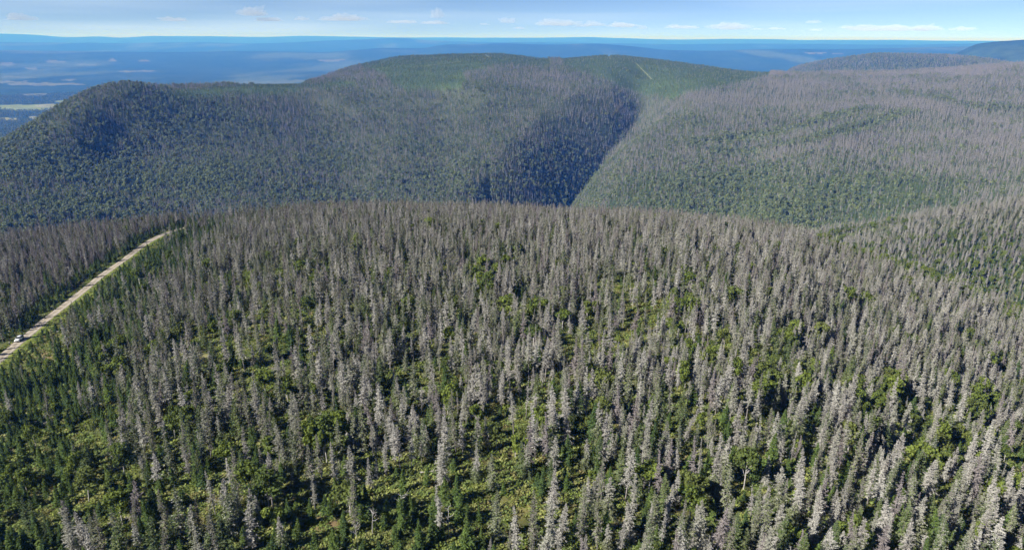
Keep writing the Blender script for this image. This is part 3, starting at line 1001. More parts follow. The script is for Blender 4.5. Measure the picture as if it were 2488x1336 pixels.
# how close they stand: gaps of undergrowth, closed stands further off
dens = 0.47 + 0.08 * smooth(170, 260, r) - 0.44 * smooth(.08, .55, openn) + 0.24 * smooth(260, 430, r) + 0.05 * (px > 1700)
dens = np.where(kind == 2, dens + .22, dens)
dens = np.where((kind == 2) & (np.abs(sd) < 13), .8, dens)
dens = np.where(kind == 3, .62, dens)
for (cx, cy, sx, sy, a) in ((1280, 1235, 150, 42, .85), (1560, 815, 75, 40, .85), (1480, 715, 45, 25, .7), (500, 870, 60, 26, .6), (830, 1215, 60, 30, .6), (1380, 875, 40, 28, .5), (1010, 1180, 120, 26, .55), (420, 1070, 50, 40, .5), (2330, 1150, 60, 30, .4), (665, 745, 40, 20, .6), (120, 865, 55, 18, .9),
                             (1650, 830, 45, 35, .5), (1830, 1080, 50, 30, .4), (1650, 1235, 90, 30, .35), (2060, 1290, 80, 25, .3), (1240, 760, 40, 20, .4), (250, 1270, 50, 25, .4), (20, 1160, 40, 40, .6)):
    dens = dens * (1 - a * np.exp(-(((px - cx) / sx) ** 2 + ((py - cy) / sy) ** 2)))
keep = rng.random(len(x)) < np.clip(dens, .02, .95)
keep &= ~((sd > -3.6) & (sd < np.where(py < 622, 5.0, 5.8)))
keep &= ~((kind != 2) & (sd > -6) & (sd < 17))
# nothing tall between the car, the person beside the road and the sun
for (qx, qy) in ((57, 829), (34, 842)):
    p = ray_hit(qx, qy)
    keep &= line_dist(x, y, [(p[0], p[1]), (p[0] + 14 * SUN_DIR.x, p[1] + 14 * SUN_DIR.y)]) > 2.6
x, y, r, z, px, py, kind, sd = (v[keep] for v in (x, y, r, z, px, py, kind, sd))
N = len(x)
KN = ['dead', 'dying', 'fir', 'birch', 'snag']
var = np.zeros(N, int)
VAR_W = {0: [.19, .19, .13, .12, .1, .1, .08, .06, .05], 1: [.3, .25, .25, .2], 2: [.25, .2, .3, .25], 3: [.3, .25, .2, .25]}
for kd, wts in VAR_W.items():
    m = kind == kd
    var[m] = rng.choice(len(wts), m.sum(), p=np.array(wts) / sum(wts))
# browner dead stands beyond the road and along the skyline
brownish = (kind == 0) & (((sd < -8) & (px < 700)) | (r > 430)) & (rng.random(N) < .5)
var[brownish] = np.where(rng.random(brownish.sum()) < .7, 5, 7)
scale = rng.uniform(.60, 1.10, N) * (1 + .10 * fbm(x, y, 55, 131))
scale = np.where((kind == 2), scale * rng.uniform(.55, 1.05, N), scale)
roadside = (kind == 2) & (np.abs(sd) < 15)
var = np.where(roadside, np.where(rng.random(N) < .5, 2, 3), var)
scale = np.where(roadside, rng.uniform(.45, .95, N), scale)
scale = np.where((kind == 2) & (sd > 4) & (sd < 12), rng.uniform(.35, .75, N), scale)
scale = np.where((kind == 2) & (sd > 13) & (sd < 40), np.minimum(scale, rng.uniform(.6, 1.0, N)), scale)
scale = np.where((kind == 2) & (sd > 4) & (sd < 16) & (py < 622), rng.uniform(.28, .5, N), scale)
scale = np.where((kind == 0) & (rng.random(N) < .16), scale * .62, scale)
# a few bleached birch skeletons
sn = (rng.random(N) < .004) & (kind == 0) & (r < 330)
kind[sn] = 4
var[sn] = rng.integers(0, 3, sn.sum())
for (sx, sy) in ((977, 1272), (1090, 1308), (905, 1300), (870, 1345), (2182, 668), (1560, 1150)):
    p = ray_hit(sx, sy)
    d = np.hypot(x - p[0], y - p[1])
    q = int(np.argmin(d))
    x[q], y[q], z[q], kind[q], var[q], scale[q] = p[0], p[1], p[2], 4, q % 3, .78
px, py, _ = project(x, y, z)
r = np.hypot(x, y)
lean = np.radians(rng.normal(0, 2.2, (N, 2)))
far_lean = rng.random(N) < .06
lean[far_lean] *= 3.5
turn = np.stack([lean[:, 0], lean[:, 1], rng.uniform(0, 6.283, N)], -1)
wide = rng.uniform(.88, 1.2, N)
size3 = np.stack([scale * wide, scale * wide, scale], -1)
# the 300 of each kind that show largest stand as single trees
onscreen = (px > -20) & (px < 2508) & (py < 1440) & (py > 300)
shown = scale / r * onscreen
single = np.zeros(N, bool)
LIMIT = {0: 290, 1: 250, 2: 290, 3: 130, 4: 60}
for kd, lim in LIMIT.items():
    ids = np.nonzero((kind == kd) & onscreen)[0]
    ids = ids[np.argsort(-shown[ids])][:lim]
    single[ids] = True
print("near trees", N, "single", single.sum(), [int((kind == q).sum()) for q in range(5)])

TREE_NAMES = ['dead_spruce_tree', 'dying_spruce_tree', 'green_fir_tree', 'birch_tree', 'dead_birch_tree']
LABELS = {
    0: ["grey dead spruce with a full cone of bare twigs", "tall slim grey dead spruce with a narrow bare crown", "broad grey dead spruce with a wide skirt of bare twigs", "grey dead spruce with a long bare lower trunk",
        "short grey dead spruce standing among taller dead trees", "tall brownish dead spruce with a ragged crown", "thin grey dead spruce pole with sparse short twigs", "brownish dead spruce with a thin bare top", "grey dead spruce with its top snapped off"],
    1: ["dying spruce with olive needles scattered among grey twigs", "dying spruce with a grey dead top above olive lower branches", "tall brownish dying spruce with thin olive needles", "bushy olive and green spruce reaching low to the ground"],
    2: ["dark green conical fir of middling height", "tall green fir with a pointed full crown", "small bushy green fir", "very small young green fir"],
    3: ["leafy yellow-green birch with a rounded crown", "wide low birch with a spreading green crown", "tall leafy birch rising between the dead spruces", "small round leafy birch"],
    4: ["bleached leafless birch skeleton with forked pale limbs", "short bleached leafless birch stub with crooked limbs", "tall bleached leafless birch with a long pale trunk"],
}
GROUPS = ["dead spruces standing on the plateau", "dying spruces standing on the plateau", "green firs on the plateau", "birches scattered on the plateau", "bleached dead birches on the plateau"]


def beside(i):
    """what the tree stands beside, read from its neighbours"""
    d = np.hypot(x - x[i], y - y[i])
    d[i] = 1e9
    nb_ = lambda kd, dist: bool(((kind == kd) & (d < dist)).any())
    if abs(lean[i, 0]) + abs(lean[i, 1]) > .16:
        return "leaning over clearly"
    if kind[i] != 4 and nb_(4, 4.5):
        return "beside a bleached birch skeleton"
    if kind[i] != 3 and nb_(3, 3.6):
        return "beside a leafy birch"
    if d.min() > 3.6:
        return "standing apart in low undergrowth"
    if kind[i] != 2 and ((kind == 2) & (d < 4.5)).sum() >= 2:
        return "among green firs"
    if kind[i] == 2 and ((kind == 2) & (d < 4.5)).sum() >= 3:
        return "in a clump of firs"
    if ((kind == 0) & (d < 4.2)).sum() >= 4:
        return "crowded among dead spruces"
    if nb_(1, 3.2):
        return "next to an olive spruce"
    return ""


part_mesh = {}
for kd, kn in enumerate(KN):
    for v, (crown, cm, ci, trunk, bark) in enumerate(KINDS[kn]):
        part_mesh[(kd, v)] = (tri_mesh("branches" if kd == 4 else "crown", crown, cm, ci), tri_mesh("trunk", trunk, [bark]))
for i in np.nonzero(single)[0]:
    kd, v = int(kind[i]), int(var[i])
    root = bpy.data.objects.new(TREE_NAMES[kd], None)
    root.empty_display_size = .3
    root.location = (x[i], y[i], z[i])
    root.rotation_euler = turn[i]
    root.scale = size3[i]
    link(root)
    bs = beside(i)
    lab = LABELS[kd][v] + ((", " + bs) if bs else "")
    tag(root, lab, "tree", GROUPS[kd] + ": " + lab)
    link(bpy.data.objects.new("crown", part_mesh[(kd, v)][0]), root)
    link(bpy.data.objects.new("trunk", part_mesh[(kd, v)][1]), root)

MASS = [("dead_spruce_forest", "mass of grey dead spruces covering the plateau beyond the single trees"), ("dying_spruce_forest", "thinly needled olive spruces mixed through the dead plateau forest"),
        ("green_fir_thicket", "dense young green firs lining the road and mixed in the plateau forest"), ("birch_thicket", "leafy birches mixed through the plateau forest beyond the single ones"), ("dead_birch_thicket", "bleached leafless birches far back in the plateau forest")]
zs = z - .15
for kd, (nm, lab) in enumerate(MASS):
    m = (kind == kd) & ~single
    if not m.any():
        continue
    forest(nm, lab, "forest", np.stack([x, y, zs], -1)[m], turn[m], size3[m], [proto_index[(KN[kd], int(v))] for v in var[m]])

# ------------------------------------------------------------------ undergrowth between the trees
tx, ty = jitter_grid(-430, 430, 60, 560, 1.25, .5)
tr_ = np.hypot(tx, ty)
ta = np.degrees(np.arctan2(tx, ty))
k = (tr_ > 90) & (tr_ < 520) & (np.abs(ta) < 44)
tx, ty, tr_ = tx[k], ty[k], tr_[k]
tz = terrain(tx, ty)
tpx, tpy, _ = project(tx, ty, tz)
den = 0.72 + 0.30 * fbm(tx, ty, 18, 141) - 0.0011 * (tr_ - 100)
rd = line_dist(tx, ty, ROAD_LINE)
k = (tpx > -60) & (tpx < 2550) & (tpy < 1440) & (rng.random(len(tx)) < den) & (rd > 6.5) & shows(tx, ty, tz + 1)
tx, ty, tz, tpx, tpy, tr_ = tx[k], ty[k], tz[k], tpx[k], tpy[k], tr_[k]
n = len(tx)
tk = rng.choice(5, n, p=[.3, .28, .16, .14, .12])
forest("undergrowth", "yellow-green ferns and low shrubs covering the floor between the trees", "undergrowth", np.stack([tx, ty, tz - .05], -1),
       np.stack([np.zeros(n), np.zeros(n), rng.uniform(0, 6.28, n)], -1), np.repeat(rng.uniform(.7, 1.5, n)[:, None], 3, 1) * np.array([1, 1, .85]), [proto_index[('tuft', int(q))] for q in tk])
print("undergrowth", n)
# grass and weeds on the verge
m = 6500
q = rng.integers(0, len(road_c), m)
off = np.where(rng.random(m) < .66, rng.uniform(HW + .3, HW + 4.6, m), rng.uniform(-HW - 2.6, -HW - .3, m))
vx, vy = road_c[q, 0] + road_n[q, 0] * off, road_c[q, 1] + road_n[q, 1] * off
vz = np.maximum(terrain(vx, vy), road_z[q] - .4)
tk = rng.choice([0, 1, 4], m, p=[.12, .13, .75])
forest("verge_grass", "tufts of grass and weeds along both edges of the gravel road", "grass", np.stack([vx, vy, vz - .05], -1), np.stack([np.zeros(m), np.zeros(m), rng.uniform(0, 6.28, m)], -1),
       np.repeat(rng.uniform(.45, .95, m)[:, None], 3, 1), [proto_index[('tuft', int(t))] for t in tk])

# ------------------------------------------------------------------ forest of the valley and the hills beyond
parts = []
for (r0, r1, step, azlim) in ((640, 1750, 4.4, (-42, 42)), (1750, 3250, 5.6, (-42, 42)), (3250, 5200, 9.0, (8, 42)), (3300, 6800, 11.0, (-43, -26))):
    hx, hy = jitter_grid(-r1 * .75, r1 * .75, r0 * .6, r1 + 10, step)
    hr = np.hypot(hx, hy)
    ha = np.degrees(np.arctan2(hx, hy))
    k = (hr > r0) & (hr <= r1) & (ha > azlim[0]) & (ha < azlim[1])
    hx, hy = hx[k], hy[k]
    hz = terrain(hx, hy)
    k = shows(hx, hy, hz + 11, 3)
    hx, hy, hz = hx[k], hy[k], hz[k]
    hp, hq, _ = project(hx, hy, hz)
    k = (hp > -140) & (hp < 2630)
    parts.append(np.stack([hx[k], hy[k], hz[k], hp[k], hq[k]], 1))
H = np.concatenate(parts)
hx, hy, hz, hp, hq = H.T
hr = np.hypot(hx, hy)
n = len(hx)
cl = fbm(hx, hy, 130, 151)
cl2 = fbm(hx, hy, 45, 161)
dome = dome_mask(hp, hq) & (hr > 1500) & (hr < 3150)
pdead = 0.50 + .55 * cl + .25 * cl2
lowslope = smooth(300, 430, hq) * (hp < 1450)
pdead -= .24 * lowslope
leftslope = (1 - smooth(250, 800, hp)) * smooth(230, 330, hq)
pdead -= .10 * leftslope
rightlow = smooth(380, 440, hq) * np.exp(-((hp - 1780) / 260) ** 2)
pdead -= .38 * rightlow
pdead += .24 * smooth(1500, 1700, hp) * (1 - smooth(380, 480, hq))
pdead += .15 * smooth(2100, 2350, hp)
vdark = smooth(415, 450, hq) * smooth(1440, 1560, hp) * (1 - .5 * smooth(2250, 2420, hp)) * (hr > 890) * (hr < 1400)
pdead = pdead * (1 - .75 * vdark)
spur = (hr < 890) & (hp > 1850)
pdead = np.where(spur, .78, pdead)
pdead = np.where(dome, .06, pdead)
pleaf = np.clip(.20 + .32 * lowslope + .25 * leftslope + .3 * rightlow - .3 * cl, .05, .85)
pleaf = np.where(dome, .08, pleaf)
pdead = np.where((hr > 3400) & (hp > 1800), pdead * .55, pdead)
lowl = (hr > 3300) & (hp < 700)
pdead = np.where(lowl, .02, pdead)
u1, u2 = rng.random(n), rng.random(n)
hk = np.where(u1 < pdead, 0, np.where(u2 < pleaf, 2, 1))
keep = rng.random(n) < np.where(dome, .8, .82 - .35 * smooth(.25, .6, fbm(hx, hy, 50, 171, 3)))
trk = np.full(n, 1e9)
for t in TRACKS:
    trk = np.minimum(trk, line_dist(hx, hy, t))
keep &= trk > 4.5
green_edge = (trk < 22) & (rng.random(n) < .8)
hk = np.where(green_edge, np.where(rng.random(n) < .6, 2, 1), hk)
for t in TRAILS:
    keep &= line_dist(hx, hy, t) > 5
keep &= ~((field_colour(hp, hq) >= 0) & (hr > 3400) & (hp < 1900))
crease = line_dist(hx, hy, [ground_xy(1176, 1120), ground_xy(1187, 1440)])
keep &= crease > 5
hx, hy, hz, hk, hr, dome = (v[keep] for v in (hx, hy, hz, hk, hr, dome))
n = len(hx)
hv = rng.integers(0, 4, n)
pick = np.where(hk == 0, proto_index[('hdead', 0)] + hv, np.where(hk == 1, proto_index[('hgreen', 0)] + hv % 3, proto_index[('hleaf', 0)] + hv))
near_h = hr < 890
pick = np.where(near_h & (hk == 0), proto_index[('dead', 0)] + hv, pick)
pick = np.where(near_h & (hk == 1), proto_index[('dying', 0)] + hv, pick)
pick = np.where(near_h & (hk == 2), proto_index[('birch', 0)] + hv, pick)
hs = rng.uniform(.62, 1.45, n) * np.where(near_h, .8, 1) * np.where(hk == 2, 1.05, 1) * np.where(dome, .7, 1) * (1 + .12 * fbm(hx, hy, 70, 181)) * np.where(hr > 3300, 1.25, 1)
forest("hillside_forest", "mixed grey dead spruces and green trees covering the hills across the valley", "forest", np.stack([hx, hy, hz - .3], -1),
       np.stack([rng.normal(0, .03, n), rng.normal(0, .03, n), rng.uniform(0, 6.28, n)], -1), np.stack([hs * rng.uniform(.9, 1.25, n), hs * rng.uniform(.9, 1.25, n), hs], -1), pick)
print("hill trees", n)

# ------------------------------------------------------------------ haze over the whole land
hb = bpy.data.meshes.new("haze")
bm = bmesh.new()
zmin, zmax = float(ZT.min()) - 1.0, max(CZ, float(ZT.max())) + 8.0
bmesh.ops.create_cube(bm, size=1.0)
for v in bm.verts:
    v.co = Vector((v.co.x * 84000, v.co.y * 84000, zmin if v.co.z < 0 else zmax))
bm.to_mesh(hb)
bm.free()
hm = bpy.data.materials.new("haze")
hm.use_nodes = True
hn = hm.node_tree.nodes
for q in list(hn):
    if q.type != 'OUTPUT_MATERIAL':
        hn.remove(q)
pv = hn.new("ShaderNodeVolumePrincipled")
pv.inputs["Color"].default_value = (0.055, 0.26, 1.0, 1)      # scatters blue far more than red, and absorbs nothing
pv.inputs["Absorption Color"].default_value = (1, 1, 1, 1)
pv.inputs["Density"].default_value = 0.00009
pv.inputs["Density Attribute"].default_value = ""
pv.inputs["Anisotropy"].default_value = 0.0
hm.node_tree.links.new(pv.outputs["Volume"], hn["Material Output"].inputs["Volume"])
hb.materials.append(hm)
haze = link(bpy.data.objects.new("haze", hb))
tag(haze, "thin blue haze filling the air over the land", "haze", kind="stuff")

# ------------------------------------------------------------------ fallen bleached logs
for n_, (lx, ly, L, turn_, lab) in enumerate((
        (1052, 1147, 5.5, .15, "bleached fallen log lying in the undergrowth clearing"), (1553, 1150, 3.6, .9, "short crooked bleached log propped under a birch"), (842, 1338, 4.0, -.2, "pale fallen log lying among young green firs"),
        (330, 668, 4.5, .5, "pale fallen log beside the roadside firs"), (150, 806, 3.5, .3, "small pale fallen log in the roadside firs"), (745, 1128, 4.5, -.5, "slanting pale log fallen between dying spruces"),
        (85, 1330, 4.0, 1.0, "white fallen trunk lying among dense young firs"), (2100, 985, 4.5, .2, "pale fallen log lying below crowded dead spruces"))):
    p = ray_hit(lx, ly)
    g = np.random.default_rng(200 + n_)
    pts = [(-L / 2, 0, .25), (-L / 4, g.normal(0, .1), .35), (0, g.normal(0, .15), .42), (L / 4, g.normal(0, .2), .5), (L / 2, g.normal(0, .3), .75)]
    tr3 = [tube(pts, [.19, .17, .14, .11, .05], 7)]
    root = link(bpy.data.objects.new("fallen_log", tri_mesh("fallen_log", tr3[0], [M_SNAG])))
    root.location = p
    root.rotation_euler = (0, 0, turn_)
    tag(root, lab, "log", "fallen logs on the plateau")
    for q in range(3):
        b = np.array(pts[1 + q])
        a = g.uniform(-.9, .9)
        st = tube([b, b + np.array([.2, math.sin(a) * .5, .35]), b + np.array([.45, math.sin(a) * .9, .75])], [.05, .04, .012], 4)
        link(bpy.data.objects.new("branch_stub", tri_mesh("branch_stub", st, [M_SNAG])), root)

# ------------------------------------------------------------------ white car on the road
M_PAINT = plain("white_car_paint", (0.80, 0.81, 0.82), .25, .5)
M_GLASS = plain("dark_car_glass", (0.02, 0.025, 0.03), .08, .6)
M_RUBBER = plain("tyre_rubber", (0.02, 0.02, 0.02), .8, .2)
M_ALLOY = plain("alloy_rim", (0.45, 0.46, 0.47), .35, .5, .8)
M_TRIM = plain("black_trim", (0.03, 0.03, 0.032), .6, .3)
M_LAMP = plain("lamp_lens", (0.75, 0.77, 0.78), .12, .6)
M_RED = plain("red_lamp_lens", (0.35, 0.02, 0.02), .2, .5)


def loft(name, secs, m, parent, n=16, exp=5.0):
    """superellipse sections (x, z0, z1, half width) along x"""
    bm = bmesh.new()
    rings = []
    for (sx, z0, z1, hw, top) in secs:
        ring = []
        for k in range(n):
            a = 2 * math.pi * (k + .5) / n
            c_, s_ = math.cos(a), math.sin(a)
            rr = (abs(c_) ** exp + abs(s_) ** exp) ** (-1 / exp)
            v = s_ * rr
            wid = hw * (1 + (top - 1) * (v + 1) / 2)
            ring.append(bm.verts.new((sx, c_ * rr * wid, (z0 + z1) / 2 + v * (z1 - z0) / 2)))
        rings.append(ring)
    for A, B in zip(rings[:-1], rings[1:]):
        for k in range(n):
            bm.faces.new((A[k], A[(k + 1) % n], B[(k + 1) % n], B[k]))
    bm.faces.new(rings[0])
    bm.faces.new(rings[-1][::-1])
    bmesh.ops.recalc_face_normals(bm, faces=bm.faces)
    me = bpy.data.meshes.new(name)
    bm.to_mesh(me)
    bm.free()
    me.polygons.foreach_set("use_smooth", np.ones(len(me.polygons), bool))
    me.materials.append(m)
    return link(bpy.data.objects.new(name, me), parent)


def slab(name, quad, thick, m, parent):
    """thin solid plate from four corners"""
    q = [Vector(v) for v in quad]
    nrm = (q[1] - q[0]).cross(q[2] - q[0]).normalized() * thick
    me = bpy.data.meshes.new(name)
    vs = [v + nrm for v in q] + [v - nrm for v in q]
    me.from_pydata([tuple(v) for v in vs], [], [(0, 1, 2, 3), (7, 6, 5, 4), (0, 4, 5, 1), (1, 5, 6, 2), (2, 6, 7, 3), (3, 7, 4, 0)])
    me.materials.append(m)
    return link(bpy.data.objects.new(name, me), parent)


def wheel_part(name, rad, wid, hole, m, parent, loc=(0, 0, 0)):
    bm = bmesh.new()
    prof = [(hole, -wid / 2), (rad * .94, -wid / 2), (rad, -wid * .32), (rad, wid * .32), (rad * .94, wid / 2), (hole, wid / 2)]
    seg = 20
    rings = [[bm.verts.new((p * math.cos(2 * math.pi * k / seg), w_, p * math.sin(2 * math.pi * k / seg))) for (p, w_) in prof] for k in range(seg)]
    for k in range(seg):
        A, B = rings[k], rings[(k + 1) % seg]
        for j in range(len(prof)):
            bm.faces.new((A[j], A[(j + 1) % len(prof)], B[(j + 1) % len(prof)], B[j]))
    bmesh.ops.recalc_face_normals(bm, faces=bm.faces)
    me = bpy.data.meshes.new(name)
    bm.to_mesh(me)
    bm.free()
    me.materials.append(m)
    o = link(bpy.data.objects.new(name, me), parent)
    o.location = loc
    return o


cp = ray_hit(57, 829)
ci_ = int(np.argmin(np.hypot(road_c[:, 0] - cp[0], road_c[:, 1] - cp[1])))
car = bpy.data.objects.new("parked_car", None)
car.empty_display_size = .5
link(car)
cc = road_c[ci_] + road_n[ci_] * -.65
car.location = (cc[0], cc[1], road_z[ci_] + .05)
slope = math.atan2(road_z[min(ci_ + 2, len(road_z) - 1)] - road_z[ci_ - 2], 6.0)
car.rotation_euler = (0, slope, math.atan2(-dv[ci_, 1], -dv[ci_, 0]))
tag(car, "white sport utility car parked on the gravel road", "car")
loft("body", [(2.30, .42, .78, .62, .94), (2.22, .34, .92, .82, .93), (1.9, .30, 1.00, .90, .93), (1.1, .28, 1.06, .925, .93), (0, .27, 1.08, .93, .95), (-1.4, .28, 1.10, .925, .95), (-2.0, .32, 1.10, .90, .95), (-2.25, .40, 1.05, .82, .96), (-2.32, .48, .95, .70, .96)], M_PAINT, car)
cabin = loft("cabin", [(1.02, 1.02, 1.10, .82, .9), (.55, 1.02, 1.48, .84, .82), (.22, 1.02, 1.68, .85, .76), (-.6, 1.02, 1.75, .85, .76), (-1.5, 1.02, 1.72, .85, .76), (-1.95, 1.02, 1.60, .83, .78), (-2.18, 1.02, 1.12, .80, .9)], M_PAINT, car)
slab("windshield", [(1.0, -.66, 1.14), (1.0, .66, 1.14), (.30, .60, 1.66), (.30, -.60, 1.66)], .012, M_GLASS, car)
slab("rear_window", [(-2.17, .60, 1.20), (-2.17, -.60, 1.20), (-1.98, -.56, 1.58), (-1.98, .56, 1.58)], .012, M_GLASS, car)
for s in (-1, 1):
    for (a, b, c_, d) in ((.72, -.18, -.20, .12), (-.26, -1.12, -1.10, -.28), (-1.20, -1.92, -1.82, -1.18)):
        slab("side_window", [(a, s * .845, 1.13), (b, s * .845, 1.13), (c_, s * .735, 1.60), (d, s * .735, 1.60)], .02, M_GLASS, car)
    slab("headlight", [(2.26, s * .50, .74), (2.16, s * .82, .76), (2.08, s * .82, .90), (2.20, s * .50, .88)], .03, M_LAMP, car)
    slab("tail_light", [(-2.24, s * .62, .82), (-2.18, s * .84, .82), (-2.16, s * .84, 1.10), (-2.22, s * .66, 1.10)], .03, M_RED, car)
    slab("door_mirror", [(.62, s * .90, 1.08), (.62, s * 1.10, 1.10), (.60, s * 1.10, 1.25), (.60, s * .90, 1.23)], .06, M_PAINT, car)
    slab("roof_rail", [(.1, s * .58, 1.77), (-1.6, s * .58, 1.77), (-1.6, s * .62, 1.79), (.1, s * .62, 1.79)], .015, M_TRIM, car)
    slab("sill", [(1.0, s * .935, .30), (-1.0, s * .935, .30), (-1.0, s * .935, .42), (1.0, s * .935, .42)], .012, M_TRIM, car)
    for xx in (1.38, -1.38):
        wh = bpy.data.objects.new("wheel", None)
        wh.empty_display_size = .1
        link(wh, car)
        wh.location = (xx, s * .82, .35)
        wheel_part("tyre", .35, .24, .22, M_RUBBER, wh)
        wheel_part("rim", .225, .20, .03, M_ALLOY, wh)
        wheel_part("wheel_arch", .42, .12, .345, M_TRIM, car, (xx, s * .885, .37))
slab("grille", [(2.30, -.46, .60), (2.30, .46, .60), (2.26, .46, .80), (2.26, -.46, .80)], .03, M_TRIM, car)
slab("bumper", [(2.31, -.66, .40), (2.31, .66, .40), (2.32, .66, .52), (2.32, -.66, .52)], .035, M_TRIM, car)

# ------------------------------------------------------------------ person standing at the road edge near the car
M_SKIN = plain("skin", (0.45, 0.28, 0.20), .6, .3)
M_SHIRT = plain("white_shirt", (0.78, 0.78, 0.77), .85, .1)
M_PANTS = plain("dark_trousers", (0.03, 0.033, 0.045), .85, .1)
M_HAIR = plain("dark_hair", (0.03, 0.022, 0.018), .7, .2)
M_GREY = plain("dark_shoes", (0.04, 0.035, 0.03), .7, .2)


def skinned(name, verts, edges, m, parent, sub=2, root=0):
    me = bpy.data.meshes.new(name)
    me.from_pydata([v[:3] for v in verts], edges, [])
    me.materials.append(m)
    o = link(bpy.data.objects.new(name, me), parent)
    md = o.modifiers.new("skin", 'SKIN')
    md.use_smooth_shade = True
    for k, v in enumerate(verts):
        rr = v[3] if len(v) == 4 else v[3:]
        me.skin_vertices[0].data[k].radius = (rr, rr) if not isinstance(rr, tuple) else rr
        me.skin_vertices[0].data[k].use_root = (k == root)
    o.modifiers.new("smooth", 'SUBSURF').levels = 1
    o.modifiers["smooth"].render_levels = sub
    return o


pp = ray_hit(34, 842)
pi_ = int(np.argmin(np.hypot(road_c[:, 0] - pp[0], road_c[:, 1] - pp[1])))
per = bpy.data.objects.new("person", None)
per.empty_display_size = .3
link(per)
pc = road_c[pi_] + road_n[pi_] * -2.0
per.location = (pc[0], pc[1], road_z[pi_] + .02)
per.rotation_euler = (0, 0, -1.1)
tag(per, "person in a white top and dark trousers standing at the road edge near the car", "person")
bv = [(0, 0, .95, .15), (0, 0, 1.15, .135), (0, 0, 1.38, .16), (0, .01, 1.50, .06), (0, .02, 1.58, .085), (0, .02, 1.68, .10), (0, .015, 1.74, .06)]
be = [(0, 1), (1, 2), (2, 3), (3, 4), (4, 5), (5, 6)]
for s in (-1, 1):
    k = len(bv)
    bv += [(s * .20, 0, 1.40, .055), (s * .25, .02, 1.14, .045), (s * .16, .24, 1.08, .035), (s * .12, .32, 1.10, .032)]
    be += [(2, k), (k, k + 1), (k + 1, k + 2), (k + 2, k + 3)]
    for f_ in range(4):
        j = len(bv)
        bv += [(s * (.14 - f_ * .022), .37, 1.115 - f_ * .004, .010), (s * (.125 - f_ * .022), .405 - abs(f_ - 1) * .006, 1.10 - f_ * .004, .008)]
        be += [(k + 3, j), (j, j + 1)]
    j = len(bv)
    bv += [(s * .085, .33, 1.13, .011), (s * .065, .35, 1.145, .009)]
    be += [(k + 3, j), (j, j + 1)]
    k = len(bv)
    bv += [(s * .10, 0, .88, .085), (s * .11, .02, .48, .06), (s * .12, -.01, .08, .042), (s * .13, .12, .035, .035)]
    be += [(0, k), (k, k + 1), (k + 1, k + 2), (k + 2, k + 3)]
skinned("body", bv, be, M_SKIN, per)
sv = [(0, 0, .98, .17), (0, 0, 1.16, .155), (0, 0, 1.38, .18), (0, .01, 1.47, .075)]
se = [(0, 1), (1, 2), (2, 3)]
for s in (-1, 1):
    k = len(sv)
    sv += [(s * .20, 0, 1.40, .075), (s * .25, .02, 1.14, .06), (s * .18, .20, 1.09, .048)]
    se += [(2, k), (k, k + 1), (k + 1, k + 2)]
skinned("shirt", sv, se, M_SHIRT, per)
tv = [(0, 0, .97, .16)]
te = []
for s in (-1, 1):
    k = len(tv)
    tv += [(s * .10, 0, .86, .10), (s * .11, .02, .48, .078), (s * .12, -.01, .10, .06)]
    te += [(0, k), (k, k + 1), (k + 1, k + 2)]
    skinned("shoe", [(s * .12, -.03, .05, .052), (s * .13, .13, .04, .045)], [(0, 1)], M_GREY, per)
skinned("trousers", tv, te, M_PANTS, per)
skinned("hair", [(0, -.02, 1.62, .085), (0, -.01, 1.71, .105), (0, .01, 1.755, .08)], [(0, 1), (1, 2)], M_HAIR, per)

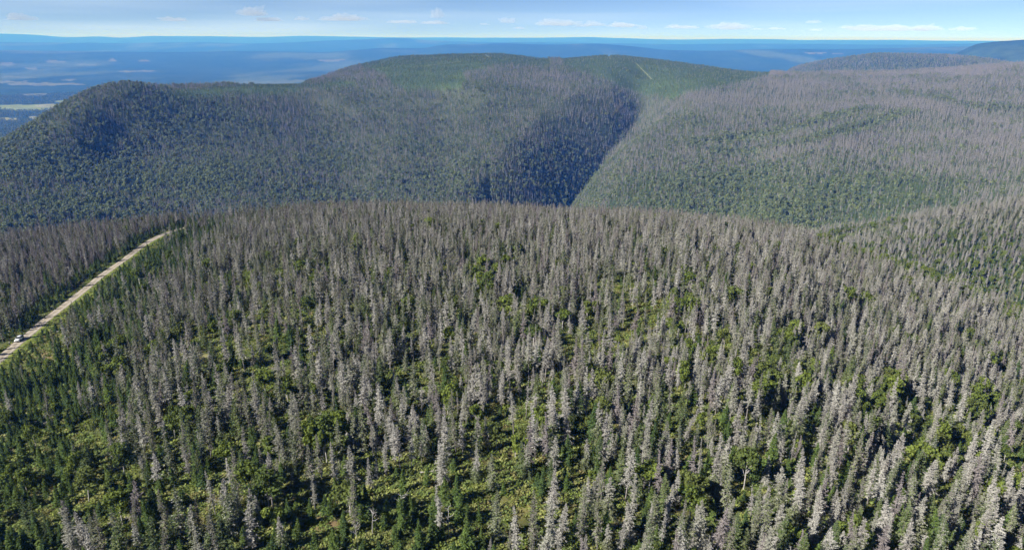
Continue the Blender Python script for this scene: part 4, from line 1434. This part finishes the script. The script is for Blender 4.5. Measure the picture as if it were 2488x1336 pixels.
# ------------------------------------------------------------------ small clouds low over the horizon
cm_ = bpy.data.materials.new("cloud_vapour")
cm_.use_nodes = True
cn = cm_.node_tree.nodes
for q in list(cn):
    if q.type != 'OUTPUT_MATERIAL':
        cn.remove(q)
cv_ = cn.new("ShaderNodeVolumePrincipled")
cv_.inputs["Color"].default_value = (0.88, 0.94, 1.0, 1)
cv_.inputs["Density"].default_value = 0.00065
cv_.inputs["Anisotropy"].default_value = -0.25
cv_.inputs["Density Attribute"].default_value = ""
cm_.node_tree.links.new(cv_.outputs["Volume"], cn["Material Output"].inputs["Volume"])
CLOUD_R = 62000.0
CLOUDS = [(48, 46, 52, 13), (612, 34, 60, 20), (655, 50, 62, 9), (735, 48, 34, 8), (835, 48, 92, 12), (975, 55, 60, 8), (1060, 38, 32, 28), (1050, 57, 62, 8), (1178, 60, 22, 4), (1230, 53, 38, 14), (1262, 70, 30, 5), (1355, 60, 84, 15), (1415, 64, 38, 8),
          (1443, 61, 48, 13), (1515, 64, 66, 10), (1560, 69, 24, 8), (1655, 68, 84, 8), (1772, 68, 84, 17), (1840, 72, 32, 4), (1885, 71, 42, 5), (1975, 55, 28, 8), (1983, 74, 30, 7), (2060, 68, 34, 7), (2150, 73, 140, 12), (2250, 72, 54, 14), (2335, 73, 44, 8), (425, 50, 60, 7)]
order = ["first", "second", "third", "fourth", "fifth", "sixth", "seventh", "eighth", "ninth", "tenth"]
for n_, (cx, cy, w_, h_) in enumerate(CLOUDS):
    bm = bmesh.new()
    bmesh.ops.create_icosphere(bm, subdivisions=5, radius=1.0)
    co = np.array([v.co[:] for v in bm.verts])
    k1 = fbm(co[:, 0] * 3 + n_ * 7.7, co[:, 2] * 2 + co[:, 1] * 1.3, 1.3, 300 + n_, 5)
    k2 = fbm(co[:, 0] * 5 - n_ * 3.1, co[:, 1] * 2 - co[:, 2], .8, 340 + n_, 4)
    f_ = 1 + .55 * k1 + .30 * k2
    co = co * np.clip(f_, .35, 1.8)[:, None]
    co[:, 2] = np.where(co[:, 2] < 0, co[:, 2] * .35, co[:, 2] * (1 + .5 * np.clip(k1, 0, 1)))
    half = w_ / 2 * CLOUD_R / F
    hh = h_ / 2 * CLOUD_R / F
    dx, dy, dz = pix_dir(cx, cy)
    hlen = math.hypot(dx, dy)
    co = co * np.array([half, min(half * .6, 700.0), hh * 1.25])
    for v, c_ in zip(bm.verts, co):
        v.co = c_
    me = bpy.data.meshes.new("cloud")
    bm.to_mesh(me)
    bm.free()
    me.materials.append(cm_)
    o = link(bpy.data.objects.new("cloud", me))
    zc = max(CZ + dz / hlen * CLOUD_R, zmax + hh * .9 + 30)
    o.location = (dx / hlen * CLOUD_R, dy / hlen * CLOUD_R, zc)
    o.rotation_euler = (0, 0, -math.atan2(dx, dy))
    look = "tall ragged" if h_ > 24 else ("long flat" if w_ > 75 else ("puffy" if h_ > 11 else ("thin wispy" if w_ > 40 else "tiny wispy")))
    tag(o, look + " pale cloud low above the distant horizon", "cloud", look + " clouds low over the horizon")
